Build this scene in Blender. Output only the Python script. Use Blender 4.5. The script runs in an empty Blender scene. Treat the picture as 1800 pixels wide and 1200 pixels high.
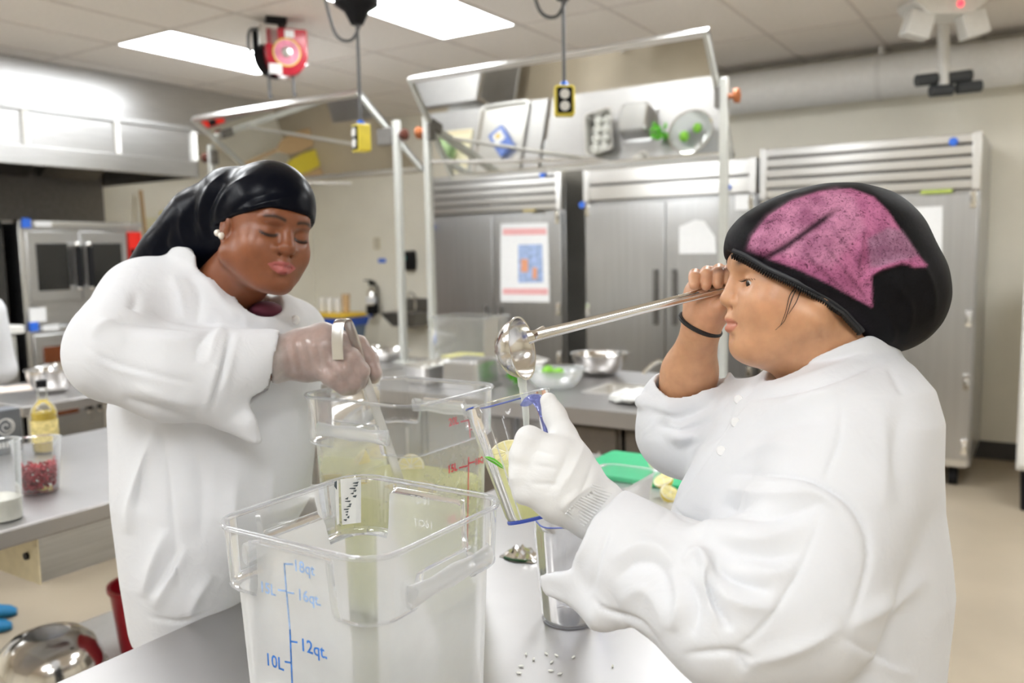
import bpy, bmesh, math, random
import numpy as np
from mathutils import Vector, Matrix

random.seed(7); np.random.seed(7)
SC = bpy.context.scene
COL = SC.collection

# ------------------------------------------------------------------ camera
F_PX, PITCH, ROLL, YAW, CAM_Z = 1475.0, 0.1055, -0.0185, 1.0, 1.565
def _axes():
    f = np.array([0, math.cos(PITCH), -math.sin(PITCH)]); r = np.array([1.0, 0, 0]); u = np.cross(r, f)
    c, s = math.cos(ROLL), math.sin(ROLL)
    r, u = c*r + s*u, -s*r + c*u
    Ud = np.array([-math.sin(YAW), math.cos(YAW), 0]); Vd = np.array([math.cos(YAW), math.sin(YAW), 0])
    conv = lambda w: np.array([-(w @ Ud), w @ Vd, w[2]])      # room axes: x along the back wall, y towards it
    return conv(r), conv(u), conv(f)
RT, UP, FW = _axes()
CAM = np.array([0, 0, CAM_Z])
def ray(x, y): return RT*(x-900)/F_PX - UP*(y-600)/F_PX + FW
def dep(x, y, d): return CAM + ray(x, y)*d
def onz(x, y, z): r = ray(x, y); return CAM + r*((z-CAM_Z)/r[2])
def onx(x, y, X): r = ray(x, y); return CAM + r*(X/r[0])
def ony(x, y, Y): r = ray(x, y); return CAM + r*(Y/r[1])
def project(P):
    d = np.asarray(P, float) - CAM; w = d @ FW
    return 900 + F_PX*(d @ RT)/w, 600 - F_PX*(d @ UP)/w, w

cam_data = bpy.data.cameras.new('camera'); cam = bpy.data.objects.new('camera', cam_data); COL.objects.link(cam)
cam_data.sensor_width = 36.0; cam_data.lens = F_PX*36.0/1800.0
cam.matrix_world = Matrix(((RT[0], UP[0], -FW[0], 0), (RT[1], UP[1], -FW[1], 0), (RT[2], UP[2], -FW[2], CAM_Z), (0, 0, 0, 1)))
cam_data.dof.use_dof = True; cam_data.dof.focus_distance = 1.25; cam_data.dof.aperture_fstop = 3.3
cam_data.clip_start = 0.05
SC.camera = cam

# ------------------------------------------------------------------ world, light, exposure
SC.view_settings.view_transform = 'Standard'; SC.view_settings.look = 'None'
SC.view_settings.exposure = 0.22; SC.view_settings.gamma = 1.0; SC.view_settings.use_curve_mapping = False
SC.cycles.transparent_max_bounces = 22; SC.cycles.max_bounces = 8; SC.cycles.sample_clamp_indirect = 6.0
world = bpy.data.worlds.new('world'); SC.world = world; world.use_nodes = True
WB = world.node_tree.nodes['Background']; WB.inputs[0].default_value = (0.97, 0.985, 1.0, 1); WB.inputs[1].default_value = 0.0
PANEL_STRENGTH = 16.0
CEIL = 3.0

# ------------------------------------------------------------------ materials
MATS = {}
def nodes_of(name):
    m = bpy.data.materials.new(name); m.use_nodes = True
    nt = m.node_tree; b = nt.nodes['Principled BSDF']; MATS[name] = m
    return m, nt, b
def N(nt, t, **kw):
    n = nt.nodes.new(t)
    for k, v in kw.items(): setattr(n, k, v)
    return n
def ramp(nt, stops):
    r = N(nt, 'ShaderNodeValToRGB'); e = r.color_ramp.elements
    while len(e) > 1: e.remove(e[-1])
    e[0].position = stops[0][0]; e[0].color = (*stops[0][1], 1)
    for p, c in stops[1:]:
        q = e.new(p); q.color = (*c, 1)
    return r
def mat(name, col, rough=0.5, metal=0.0, var=0.06, scale=30.0, bump=0.0, bscale=200.0, spec=0.5, stretch=None, sheen=0.0, coat=0.0, sss=0.0):
    if name in MATS: return MATS[name]
    m, nt, b = nodes_of(name)
    tc = N(nt, 'ShaderNodeTexCoord'); mp = N(nt, 'ShaderNodeMapping'); nt.links.new(tc.outputs['Object'], mp.inputs[0])
    if stretch: mp.inputs['Scale'].default_value = stretch
    nz = N(nt, 'ShaderNodeTexNoise'); nz.inputs['Scale'].default_value = scale; nz.inputs['Detail'].default_value = 4
    nt.links.new(mp.outputs[0], nz.inputs['Vector'])
    lo = tuple(max(0, c*(1-var)) for c in col); hi = tuple(min(1, c*(1+var)) for c in col)
    r = ramp(nt, [(0.3, lo), (0.7, hi)]); nt.links.new(nz.outputs[0], r.inputs[0]); nt.links.new(r.outputs[0], b.inputs['Base Color'])
    b.inputs['Roughness'].default_value = rough; b.inputs['Metallic'].default_value = metal; b.inputs['Specular IOR Level'].default_value = spec
    if sheen: b.inputs['Sheen Weight'].default_value = sheen
    if coat: b.inputs['Coat Weight'].default_value = coat; b.inputs['Coat Roughness'].default_value = .1
    if sss:
        b.inputs['Subsurface Weight'].default_value = sss; b.inputs['Subsurface Radius'].default_value = (.012, .005, .003); b.inputs['Subsurface Scale'].default_value = .6
    if bump:
        n2 = N(nt, 'ShaderNodeTexNoise'); n2.inputs['Scale'].default_value = bscale; n2.inputs['Detail'].default_value = 3
        nt.links.new(mp.outputs[0], n2.inputs['Vector'])
        bp = N(nt, 'ShaderNodeBump'); bp.inputs['Strength'].default_value = bump; bp.inputs['Distance'].default_value = 0.003
        nt.links.new(n2.outputs[0], bp.inputs['Height']); nt.links.new(bp.outputs[0], b.inputs['Normal'])
    return m
def emit(name, col, s):
    m, nt, b = nodes_of(name)
    b.inputs['Base Color'].default_value = (*col, 1); b.inputs['Emission Color'].default_value = (*col, 1); b.inputs['Emission Strength'].default_value = s
    return m
def clear(name, tint=(0.96, 0.97, 0.98), rough=0.05, haze=0.06, haze_col=(0.9, 0.92, 0.93), grain=0.0, gscale=12.0, edge=0.35):
    """thin clear plastic: see-through, Fresnel shine, a little milky haze"""
    m, nt, b = nodes_of(name)
    nt.nodes.remove(b); out = nt.nodes['Material Output']
    tr = N(nt, 'ShaderNodeBsdfTransparent'); tr.inputs[0].default_value = (*tint, 1)
    gl = N(nt, 'ShaderNodeBsdfGlossy'); gl.inputs['Color'].default_value = (1, 1, 1, 1); gl.inputs['Roughness'].default_value = rough
    fr = N(nt, 'ShaderNodeFresnel'); fr.inputs['IOR'].default_value = 1.45
    m1 = N(nt, 'ShaderNodeMixShader'); nt.links.new(fr.outputs[0], m1.inputs[0]); nt.links.new(tr.outputs[0], m1.inputs[1]); nt.links.new(gl.outputs[0], m1.inputs[2])
    df = N(nt, 'ShaderNodeBsdfDiffuse'); df.inputs[0].default_value = (*haze_col, 1)
    tl = N(nt, 'ShaderNodeBsdfTranslucent'); tl.inputs[0].default_value = (*haze_col, 1)
    md = N(nt, 'ShaderNodeMixShader'); md.inputs[0].default_value = .5; nt.links.new(df.outputs[0], md.inputs[1]); nt.links.new(tl.outputs[0], md.inputs[2])
    lw = N(nt, 'ShaderNodeLayerWeight'); lw.inputs[0].default_value = .25
    ma = N(nt, 'ShaderNodeMath', operation='MULTIPLY_ADD'); nt.links.new(lw.outputs['Facing'], ma.inputs[0]); ma.inputs[1].default_value = edge; ma.inputs[2].default_value = haze
    fac = ma.outputs[0]
    if grain:
        tc = N(nt, 'ShaderNodeTexCoord'); nz = N(nt, 'ShaderNodeTexNoise'); nz.inputs['Scale'].default_value = gscale; nz.inputs['Detail'].default_value = 6
        nt.links.new(tc.outputs['Object'], nz.inputs['Vector'])
        mm = N(nt, 'ShaderNodeMath', operation='MULTIPLY_ADD'); nt.links.new(nz.outputs[0], mm.inputs[0]); mm.inputs[1].default_value = grain; nt.links.new(fac, mm.inputs[2]); fac = mm.outputs[0]
    mx = N(nt, 'ShaderNodeMixShader'); nt.links.new(fac, mx.inputs[0]); nt.links.new(m1.outputs[0], mx.inputs[1]); nt.links.new(md.outputs[0], mx.inputs[2])
    nt.links.new(mx.outputs[0], out.inputs[0])
    return m

mat('steel', (0.74, 0.73, 0.71), .30, 1.0, .02, 6, stretch=(1, 1, 6))
mat('steel_h', (0.60, 0.60, 0.60), .30, 1.0, .07, 5, .05, 60, stretch=(1, 1, 25))
mat('steel_top', (0.50, 0.49, 0.49), .38, 1.0, .05, 4, .12, 18)
mat('steel_fridge', (0.50, 0.50, 0.50), .34, 1.0, .05, 3, .03, 20, stretch=(10, 1, .4))
mat('steel_dark', (0.22, 0.21, 0.20), .45, .8, .1)
mat('chrome', (0.88, 0.87, 0.85), .07, 1.0, .02)
mat('bowl_steel', (0.72, 0.70, 0.68), .14, 1.0, .04)
mat('ladle_steel', (0.78, 0.76, 0.73), .17, 1.0, .03)
mat('mirror', (0.80, 0.80, 0.77), .03, 1.0, .01)
mat('black', (0.008, 0.008, 0.010), .45, spec=.18)
mat('black_rubber', (0.012, 0.012, 0.013), .7, spec=.15)
mat('dark_glass', (0.015, 0.015, 0.014), .08, spec=.8)
mat('wall_beige', (0.90, 0.86, 0.75), .65, var=.03, scale=3, bump=.05, bscale=150)
mat('tile_ceiling', (0.88, 0.82, 0.76), .85, var=.03, scale=40, bump=.15, bscale=250)
mat('grid_ceiling', (0.74, 0.68, 0.63), .7)
mat('floor_beige', (0.44, 0.37, 0.275), .40, var=.07, scale=2.2, bump=.04, bscale=60)
mat('baseboard', (0.05, 0.045, 0.042), .5)
mat('duct_white', (0.88, 0.87, 0.84), .4, var=.03)
mat('white_plastic', (0.80, 0.79, 0.76), .4, var=.03)
mat('paper', (0.84, 0.84, 0.84), .8, var=.02)
mat('pink_print', (0.80, 0.42, 0.42), .8)
mat('blue_print', (0.35, 0.45, 0.68), .8, var=.3, scale=25)
mat('orange_print', (0.75, 0.35, 0.2), .8)
mat('blue_magnet', (0.03, 0.16, 0.75), .4)
mat('yellow_box', (0.82, 0.66, 0.06), .4)
mat('red_paint', (0.45, 0.012, 0.03), .25, coat=.4)
mat('red_plastic', (0.40, 0.008, 0.02), .35)
mat('red_panel', (0.75, 0.02, 0.01), .35)
mat('cable_grey', (0.12, 0.12, 0.125), .5)
mat('knob_orange', (0.42, 0.13, 0.04), .4)
mat('knob_brown', (0.10, 0.03, 0.02), .4)
mat('post_white', (0.62, 0.63, 0.60), .35, .3, .03)
mat('board_green', (0.02, 0.50, 0.21), .45, var=.05, bump=.05)
mat('brown_glass', (0.16, 0.045, 0.015), .15)
mat('blue_bin', (0.02, 0.09, 0.50), .4)
mat('grey_bin', (0.16, 0.22, 0.30), .5)
mat('tan', (0.62, 0.42, 0.22), .6)
mat('teal', (0.03, 0.25, 0.22), .4)
mat('grey_box', (0.13, 0.14, 0.16), .5)
mat('drawer_beige', (0.72, 0.63, 0.42), .5)
emit('panel_light', (0.95, 0.98, 1.0), PANEL_STRENGTH)
emit('red_led', (1.0, 0.05, 0.08), 2.0)
clear('clear_plastic', haze=.05)
clear('clear_far', (0.95, .96, .95), haze=.10, grain=.10, gscale=40, edge=.3)
clear('clear_glass', (0.96, .97, .97), .02, .02, edge=.45)

# ------------------------------------------------------------------ mesh helpers
def frame_from(z):
    z = np.asarray(z, float); z = z/np.linalg.norm(z)
    a = np.array([0, 0, 1.0]) if abs(z[2]) < .9 else np.array([1.0, 0, 0])
    x = np.cross(a, z); x /= np.linalg.norm(x)
    return x, np.cross(z, x), z
class G:
    def __init__(s): s.v = []; s.f = []
    def add(s, vs, fs):
        o = len(s.v); s.v += [tuple(map(float, p)) for p in vs]; s.f += [tuple(o+i for i in f) for f in fs]; return s
    def bx(s, x0, x1, y0, y1, z0, z1):
        x0, x1 = sorted((x0, x1)); y0, y1 = sorted((y0, y1)); z0, z1 = sorted((z0, z1))
        return s.add([(x0,y0,z0),(x1,y0,z0),(x1,y1,z0),(x0,y1,z0),(x0,y0,z1),(x1,y0,z1),(x1,y1,z1),(x0,y1,z1)],
                     [(0,3,2,1),(4,5,6,7),(0,1,5,4),(1,2,6,5),(2,3,7,6),(3,0,4,7)])
    def hexa(s, a, b):     # a, b: two quads (lists of four points)
        return s.add(list(a)+list(b), [(0,3,2,1),(4,5,6,7),(0,1,5,4),(1,2,6,5),(2,3,7,6),(3,0,4,7)])
    def obox(s, c, ex, ey, ez):    # centre and half-axes
        c, ex, ey, ez = map(np.asarray, (c, ex, ey, ez))
        q = lambda k: [c-ex-ey+k*ez, c+ex-ey+k*ez, c+ex+ey+k*ez, c-ex+ey+k*ez]
        return s.hexa(q(-1), q(1))
    def loft(s, loops, cap0=True, cap1=True, closed=True):
        n = len(loops[0]); o = len(s.v)
        for L in loops: s.v += [tuple(map(float, p)) for p in L]
        for i in range(len(loops)-1):
            for j in range(n if closed else n-1):
                a, b = o+i*n+j, o+i*n+(j+1) % n
                s.f.append((a, b, b+n, a+n))
        if cap0: s.f.append(tuple(o+n-1-j for j in range(n)))
        if cap1: s.f.append(tuple(o+(len(loops)-1)*n+j for j in range(n)))
        return s
    def cyl(s, p0, p1, r0, r1=None, n=20, caps=True):
        r1 = r0 if r1 is None else r1; p0, p1 = np.asarray(p0, float), np.asarray(p1, float)
        x, y, z = frame_from(p1-p0)
        ring = lambda p, r: [p + r*(math.cos(t)*x + math.sin(t)*y) for t in np.linspace(0, 2*math.pi, n, endpoint=False)]
        return s.loft([ring(p0, r0), ring(p1, r1)], caps, caps)
    def tube(s, pts, r, n=10, flat=None):
        pts = [np.asarray(p, float) for p in pts]; rs = r if hasattr(r, '__len__') else [r]*len(pts)
        x = None; loops = []
        for i, p in enumerate(pts):
            t = pts[min(i+1, len(pts)-1)] - pts[max(i-1, 0)]; t /= np.linalg.norm(t)
            if x is None: x, y, _ = frame_from(t)
            else:
                x = x - t*(x@t); x /= np.linalg.norm(x); y = np.cross(t, x)
            loops.append([p + rs[i]*(math.cos(a)*x + math.sin(a)*y) for a in np.linspace(0, 2*math.pi, n, endpoint=False)])
        return s.loft(loops)
    def lathe(s, prof, o=(0,0,0), n=40, axis=(0,0,1), cap0=True, cap1=True):
        x, y, z = frame_from(axis); o = np.asarray(o, float)
        if axis == (0,0,1): x, y = np.array([1.,0,0]), np.array([0,1.,0])
        loops = [[o + z*h + r*(math.cos(t)*x + math.sin(t)*y) for t in np.linspace(0, 2*math.pi, n, endpoint=False)] for r, h in prof]
        return s.loft(loops, cap0, cap1)
    def prism(s, poly, o, ex, ey, ez, d):      # polygon in the plane ex, ey, extruded along ez by d
        o, ex, ey, ez = map(lambda a: np.asarray(a, float), (o, ex, ey, ez))
        a = [o + ex*p[0] + ey*p[1] for p in poly]
        return s.loft([a, [p + ez*d for p in a]])
    def ball(s, c, r, n=16, m=10):
        c = np.asarray(c, float); r = np.asarray(r if hasattr(r, '__len__') else (r, r, r), float)
        loops = []
        for i in range(1, m):
            a = math.pi*i/m - math.pi/2
            loops.append([c + r*np.array([math.cos(a)*math.cos(t), math.cos(a)*math.sin(t), math.sin(a)]) for t in np.linspace(0, 2*math.pi, n, endpoint=False)])
        o = len(s.v); s.loft(loops, False, False)
        k = len(s.v); s.v += [tuple(c-[0,0,r[2]]), tuple(c+[0,0,r[2]])]; e = o+(m-2)*n
        for j in range(n):
            s.f.append((k, o+(j+1) % n, o+j)); s.f.append((k+1, e+j, e+(j+1) % n))
        return s
def spline(pts, n=8):
    """Catmull-Rom through the points"""
    P = [np.asarray(p, float) for p in pts]; P = [2*P[0]-P[1]] + P + [2*P[-1]-P[-2]]; out = []
    for i in range(1, len(P)-2):
        for t in np.linspace(0, 1, n, endpoint=False):
            a, b, c, d = P[i-1:i+3]
            out.append(.5*((2*b)+(-a+c)*t+(2*a-5*b+4*c-d)*t*t+(-a+3*b-3*c+d)*t**3))
    return out + [P[-2]]

def mesh_obj(name, verts, faces, m, parent=None, smooth=35, bevel=0, fix=True):
    me = bpy.data.meshes.new(name)
    off = np.array(parent['_o']) if parent is not None and '_o' in parent else np.zeros(3)
    me.from_pydata([tuple(np.asarray(p)-off) for p in verts], [], faces); me.update()
    if fix:
        b = bmesh.new(); b.from_mesh(me); bmesh.ops.recalc_face_normals(b, faces=b.faces); b.to_mesh(me); b.free()
    me.materials.append(MATS[m] if isinstance(m, str) else m)
    if smooth:
        me.polygons.foreach_set('use_smooth', [True]*len(me.polygons)); me.set_sharp_from_angle(angle=math.radians(smooth))
    o = bpy.data.objects.new(name, me); COL.objects.link(o)
    if parent is not None:
        o.parent = parent
        o['_o'] = [float(c) for c in off]
    else: o['_o'] = [0.0, 0.0, 0.0]
    if bevel:
        bm = o.modifiers.new('bevel', 'BEVEL'); bm.width = bevel; bm.segments = 2; bm.limit_method = 'ANGLE'
    return o
def part(name, g, m, parent=None, **kw): return mesh_obj(name, g.v, g.f, m, parent, **kw)
def tag(o, label, cat, group=None, kind=None):
    o['label'] = label
    if cat: o['category'] = cat
    if group: o['group'] = group
    if kind: o['kind'] = kind
    return o
def thing(name, label, cat, loc=(0,0,0), group=None):
    o = bpy.data.objects.new(name, None); COL.objects.link(o); o.location = tuple(map(float, loc)); o.empty_display_size = .05
    o['_o'] = [float(c) for c in loc]
    return tag(o, label, cat, group)
def single(name, g, m, label, cat, group=None, kind=None, **kw): return tag(part(name, g, m, **kw), label, cat, group, kind)
def struct(name, g, m, label=None, parent=None, **kw):
    o = part(name, g, m, parent, **kw)
    if parent is None:
        o['kind'] = 'structure'
        if label: o['label'] = label
    return o
def text_part(name, s, size, o, ex, ey, m, parent, align='LEFT', thick=0.0004, bold=0.0):
    """flat lettering as a mesh: origin o, reading direction ex, up ey"""
    cu = bpy.data.curves.new(name, 'FONT'); cu.body = s; cu.size = size; cu.align_x = align; cu.resolution_u = 3; cu.offset = bold
    to = bpy.data.objects.new(name, cu); COL.objects.link(to)
    dg = bpy.context.evaluated_depsgraph_get(); me = bpy.data.meshes.new_from_object(to.evaluated_get(dg))
    bpy.data.objects.remove(to); bpy.data.curves.remove(cu)
    ex, ey, o = (np.asarray(a, float) for a in (ex, ey, o)); off = np.array(parent['_o']); ez = np.cross(ex, ey)
    for v in me.vertices: v.co = Vector(o + ex*v.co.x + ey*v.co.y + ez*thick - off)
    me.materials.append(MATS[m]); ob = bpy.data.objects.new(name, me); COL.objects.link(ob); ob.parent = parent; ob['_o'] = list(off)
    return ob
def chamfer_rect(x0, x1, y0, y1, r, n=5):
    pts = []
    for cx, cy, a0 in ((x1-r, y1-r, 0), (x0+r, y1-r, 90), (x0+r, y0+r, 180), (x1-r, y0+r, 270)):
        for k in range(n+1):
            a = math.radians(a0+90*k/n); pts.append((cx+r*math.cos(a), cy+r*math.sin(a)))
    return pts
X1, Y1, Z1 = np.array([1.,0,0]), np.array([0,1.,0]), np.array([0,0,1.])

# ================================================================== the room
XL, YW, YF = -7.14, 6.95, 5.97
struct('floor', G().bx(XL-.2, 4.2, -4.2, YW+.2, -.1, 0), 'floor_beige', 'beige vinyl kitchen floor')
struct('wall_back', G().bx(XL-.2, 4.2, YW, YW+.15, 0, CEIL+.1), 'wall_beige', 'cream painted back wall behind the steel refrigerators')
struct('wall_left', G().bx(XL-.15, XL, -4.2, YW, 0, CEIL+.1), 'wall_beige', 'cream painted wall behind the ovens')
struct('wall_right', G().bx(4.2, 4.35, -4.2, YW, 0, CEIL+.1), 'wall_beige', 'cream painted wall at the far end of the kitchen')
struct('wall_front', G().bx(XL-.2, 4.2, -4.35, -4.2, 0, CEIL+.1), 'wall_beige', 'cream painted wall opposite the refrigerators')
struct('baseboard_back', G().bx(XL, 4.2, YW-.012, YW, 0, .13), 'baseboard', 'dark rubber baseboard along the back wall')
# suspended ceiling: slab, grid bars, tiles one by one
ceil = struct('ceiling', G().bx(XL-.2, 4.2, -4.2, YW+.15, CEIL+.02, CEIL+.1), 'grid_ceiling', 'suspended ceiling of pale two by four tiles')
TU, TV = .61, 1.22
def light_at(u0, v0):
    return any(abs(u0-a) < .05 and abs(v0-b) < .05 for a in LU for b in LV)
def skip_light(a, b): return b > .5 and b < 1.5 and a < 2.0
LU = [4.73 - 1.83*k for k in range(5)]; LV = [3.45, 3.45-2.44, 3.45-4.88]
UG = [4.73 + TU*k for k in range(-13, 4)]; VG = [3.45 + TV*k for k in range(-6, 3)]
bars = G()
for u in UG: bars.bx(-u-.012, -u+.012, -3.9, YW, CEIL-.004, CEIL+.02)
for v in VG: bars.bx(XL, 3.2, v-.012, v+.012, CEIL-.004, CEIL+.02)
part('ceiling_grid', bars, 'grid_ceiling', ceil)
tile_me = None
for u in UG:
    for v in VG:
        if (light_at(u, v) and not skip_light(u, v)) or u+TU > 7.4 or v+TV > YW+.6 or v < -3: continue
        if tile_me is None:
            t = part('ceiling_tile', G().bx(-TU+.012, -.012, .012, TV-.012, 0, .012), 'tile_ceiling', ceil, smooth=0); tile_me = t.data
        else:
            t = bpy.data.objects.new('ceiling_tile', tile_me); COL.objects.link(t); t.parent = ceil
        t.location = (-u, v, CEIL+.001)
# ceiling light panels
for i, a in enumerate(LU):
    for j, b in enumerate(LV):
        if skip_light(a, b): continue
        lb = ('flat white troffer light glowing beside the red cord reel' if (i, j) == (0, 0) else
              'flat white troffer light glowing beside the black cord reel' if (i, j) == (1, 0) else 'flat white troffer light set in the suspended ceiling')
        t = thing('ceiling_light' if (i, j) in ((0, 0), (1, 0)) else 'ceiling_light_offscreen', lb, 'light', (-a-TU/2, b+TV/2, CEIL), 'recessed ceiling lights')
        fr = G()
        x0, x1, y0, y1 = -a-TU+.012, -a-.012, b+.012, b+TV-.012
        fr.bx(x0, x1, y0, y0+.012, CEIL-.006, CEIL+.02).bx(x0, x1, y1-.012, y1, CEIL-.006, CEIL+.02)
        fr.bx(x0, x0+.012, y0+.012, y1-.012, CEIL-.006, CEIL+.02).bx(x1-.012, x1, y0+.012, y1-.012, CEIL-.006, CEIL+.02)
        part('frame', fr, 'white_plastic', t)
        part('diffuser', G().bx(x0+.012, x1-.012, y0+.012, y1-.012, CEIL-.002, CEIL+.004), 'panel_light', t, smooth=0)

# ventilation duct along the back wall
dz = 2.78; dr = .155
duct = thing('ventilation_duct', 'long round white ventilation duct running along the back wall', 'duct', (-1.0, YW-.22, dz))
part('pipe', G().cyl((-2.6, YW-.22, dz), (4.1, YW-.22, dz), dr, n=36), 'duct_white', duct)
for x in (-1.1, .5, 2.1):
    part('joint_band', G().cyl((x-.02, YW-.22, dz), (x+.02, YW-.22, dz), dr+.006, n=36), 'white_plastic', duct)
    part('hanger_strap', G().bx(x-.015, x+.015, YW-.225, YW-.215, dz+dr, CEIL), 'steel', duct)

# ------------------------------------------------------------------ refrigerators
def fz(x, y): return ony(x, y, YF)[2]
def fxx(x, y): return ony(x, y, YF)[0]
fridge_handles = {}
def fridge(x0, x1, ztop, zg, slats, label, hz0):
    t = thing('reach_in_refrigerator', label, 'refrigerator', ((x0+x1)/2, YF, 0), 'steel reach-in refrigerators')
    zb = .14
    part('body', G().bx(x0, x1, YF+.05, YW-.06, zb, ztop), 'steel_fridge', t, bevel=.004)
    # louvred grille across the top
    h = ztop - zg; part('grille_backing', G().bx(x0+.02, x1-.02, YF+.02, YF+.05, zg+.005, ztop-.005), 'steel_dark', t)
    step = h/slats
    for k in range(slats):
        a = zg + k*step
        part('grille_slat', G().hexa([(x0+.05, YF+.03, a+.012), (x1-.05, YF+.03, a+.012), (x1-.05, YF+.03, a+step-.010), (x0+.05, YF+.03, a+step-.010)],
                               [(x0+.05, YF-.010, a+.012), (x1-.05, YF-.010, a+.012), (x1-.05, YF-.013, a+step-.010), (x0+.05, YF-.013, a+step-.010)]), 'steel', t, bevel=.002)
    for a, b in ((x0, x0+.05), (x1-.05, x1)): part('corner_trim', G().bx(a, b, YF-.02, YF+.05, zg, ztop), 'steel', t, bevel=.004)
    xm = (x0+x1)/2
    for a, b, hx in ((x0+.01, xm-.004, xm-.075), (xm+.004, x1-.01, xm+.075)):
        d = part('door', G().bx(a, b, YF-.005, YF+.05, zb+.05, zg-.02), 'steel_fridge', t, bevel=.004)
        hh = G().bx(hx-.022, hx+.022, YF-.009, YF-.003, hz0, hz0+.42)
        part('handle_recess', hh, 'steel_dark', d, bevel=.004)
        part('handle', G().bx(hx-.012, hx+.012, YF-.045, YF-.028, hz0, hz0+.42).bx(hx-.012, hx+.012, YF-.03, YF-.008, hz0, hz0+.03).bx(hx-.012, hx+.012, YF-.03, YF-.008, hz0+.39, hz0+.42), 'steel_dark', d, bevel=.003)
    for hx in (x0+.035, x1-.035):
        for hz in (zg-.06, 1.10, .70, .28):
            part('hinge', G().bx(hx-.018, hx+.018, YF-.03, YF, hz-.05, hz+.05).cyl((hx, YF-.03, hz-.02), (hx, YF-.03, hz+.02), .016), 'chrome', t, bevel=.003)
    part('kick_plate', G().bx(x0+.02, x1-.02, YF+.02, YF+.05, zb, zb+.05), 'steel', t)
    for cx in (x0+.1, x1-.1):
        for cy in (YF+.12, YW-.2):
            c = part('caster', G().cyl((cx-.025, cy, .06), (cx+.025, cy, .06), .06), 'black_rubber', t)
            part('caster_fork', G().bx(cx-.035, cx+.035, cy-.03, cy+.03, .118, zb), 'steel_dark', c)
    return t
fr_r = fridge(-1.742, -.385, 2.25, 1.90, 5, 'wide stainless refrigerator with five louvred slats, standing nearest the bare wall', 1.0)
fr_m = fridge(-3.13, -1.765, 2.20, 1.95, 2, 'stainless refrigerator with a two-slat top grille and a cut white note on its door', 1.0)
fr_l = fridge(-4.69, -3.33, 2.24, 1.90, 5, 'stainless refrigerator with a pink-banded poster taped to its door', .70)
# things stuck on the refrigerators
def sheet(name, px, m, label, cat, lift=.008, group=None, dy=0.0):
    pts = [ony(x, y, YF-.006-dy) for x, y in px]
    g = G().loft([[p for p in pts], [p - Y1*.0015 for p in pts]])
    return tag(part(name, g, m, smooth=0), label, cat, group)
def on_f(px, d=.001): return [ony(x, y, YF-.0075-d) for x, y in px]
pst = thing('taped_poster', 'white poster with two pink bands taped to the refrigerator door', 'poster', ony(922, 530, YF-.006))
part('sheet', G().loft([[p for p in on_f(((880,393),(963,391),(966,531),(880,530)), 0)], [p - Y1*.001 for p in on_f(((880,393),(963,391),(966,531),(880,530)), 0)]]), 'paper', pst, smooth=0)
for nm, q, m in (('pink_band', ((884,402),(960,401),(961,412),(884,413)), 'pink_print'), ('pink_band', ((884,507),(963,507),(963,518),(884,517)), 'pink_print'),
                 ('blue_picture', ((911,430),(953,429),(955,496),(911,497)), 'blue_print'), ('orange_picture', ((916,455),(928,455),(928,478),(916,478)), 'orange_print'), ('orange_picture', ((936,470),(944,470),(944,490),(936,490)), 'orange_print')):
    k = on_f(q, .0015 if nm != 'orange_picture' else .003); part(nm, G().loft([k, [p - Y1*.0006 for p in k]]), m, pst, smooth=0)
sheet('paper_note', ((1194,398),(1222,386),(1238,388),(1257,416),(1259,445),(1194,446)), 'paper', 'white note with a slanted cut top stuck on the refrigerator door', 'note')
sheet('paper_sheet', ((1588,365),(1657,362),(1655,522),(1588,522)), 'paper', 'long plain white sheet taped to the refrigerator door behind the pink hairnet', 'paper')
sheet('paper_label', ((1292,342),(1316,341),(1316,369),(1292,369)), 'paper', 'small square white label at the edge of the refrigerator by the mirror post', 'label', dy=.03)
for x, y, w in ((954,307,'above the two-slat refrigerator gap'), (1024,360,'at the corner of the two-slat refrigerator'), (760,400,'beside the poster refrigerator hinge'), (1279,329,'next to the small square label'), (1676,249,'on the corner of the five-slat grille')):
    p = ony(x, y, YF-.02)
    single('round_magnet', G().cyl(p, p-Y1*.012, .026 if x != 1279 else .022, n=20), 'blue_magnet', 'round blue magnet dot '+w, 'magnet', 'blue magnet dots')
p = ony(1655, 336, YF-.02); single('maker_plate', G().bx(p[0]-.12, p[0]+.06, YF-.022, YF-.016, p[2]-.012, p[2]+.012), mat('plate_green', (.45, .55, .12), .4), 'thin yellow-green maker plate on the five-slat grille', 'plate')
p = ony(930, 370, YF-.02); single('maker_plate', G().bx(p[0]-.06, p[0]+.06, YF-.022, YF-.016, p[2]-.01, p[2]+.01), mat('plate_gold', (.45, .35, .1), .4), 'thin gold maker plate on the poster refrigerator grille', 'plate')
# far right: white cabinet edge on a black foot
wc = thing('white_cabinet', 'white cabinet on a black foot against the back wall', 'cabinet', (.45, 6.3, 0))
p0 = onx(1791, 640, .02); cx0 = ony(1791, 700, 5.6)[0]
part('body', G().bx(cx0, cx0+.7, 5.6, 6.3, .25, 1.62), 'white_plastic', wc, bevel=.01)
part('door', G().bx(cx0+.01, cx0+.69, 5.585, 5.6, .28, 1.6), 'white_plastic', wc, bevel=.004)
for fx in (cx0+.06, cx0+.62): part('foot', G().cyl((fx, 5.68, 0), (fx, 5.68, .25), .03, .04), 'black', wc)

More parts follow.
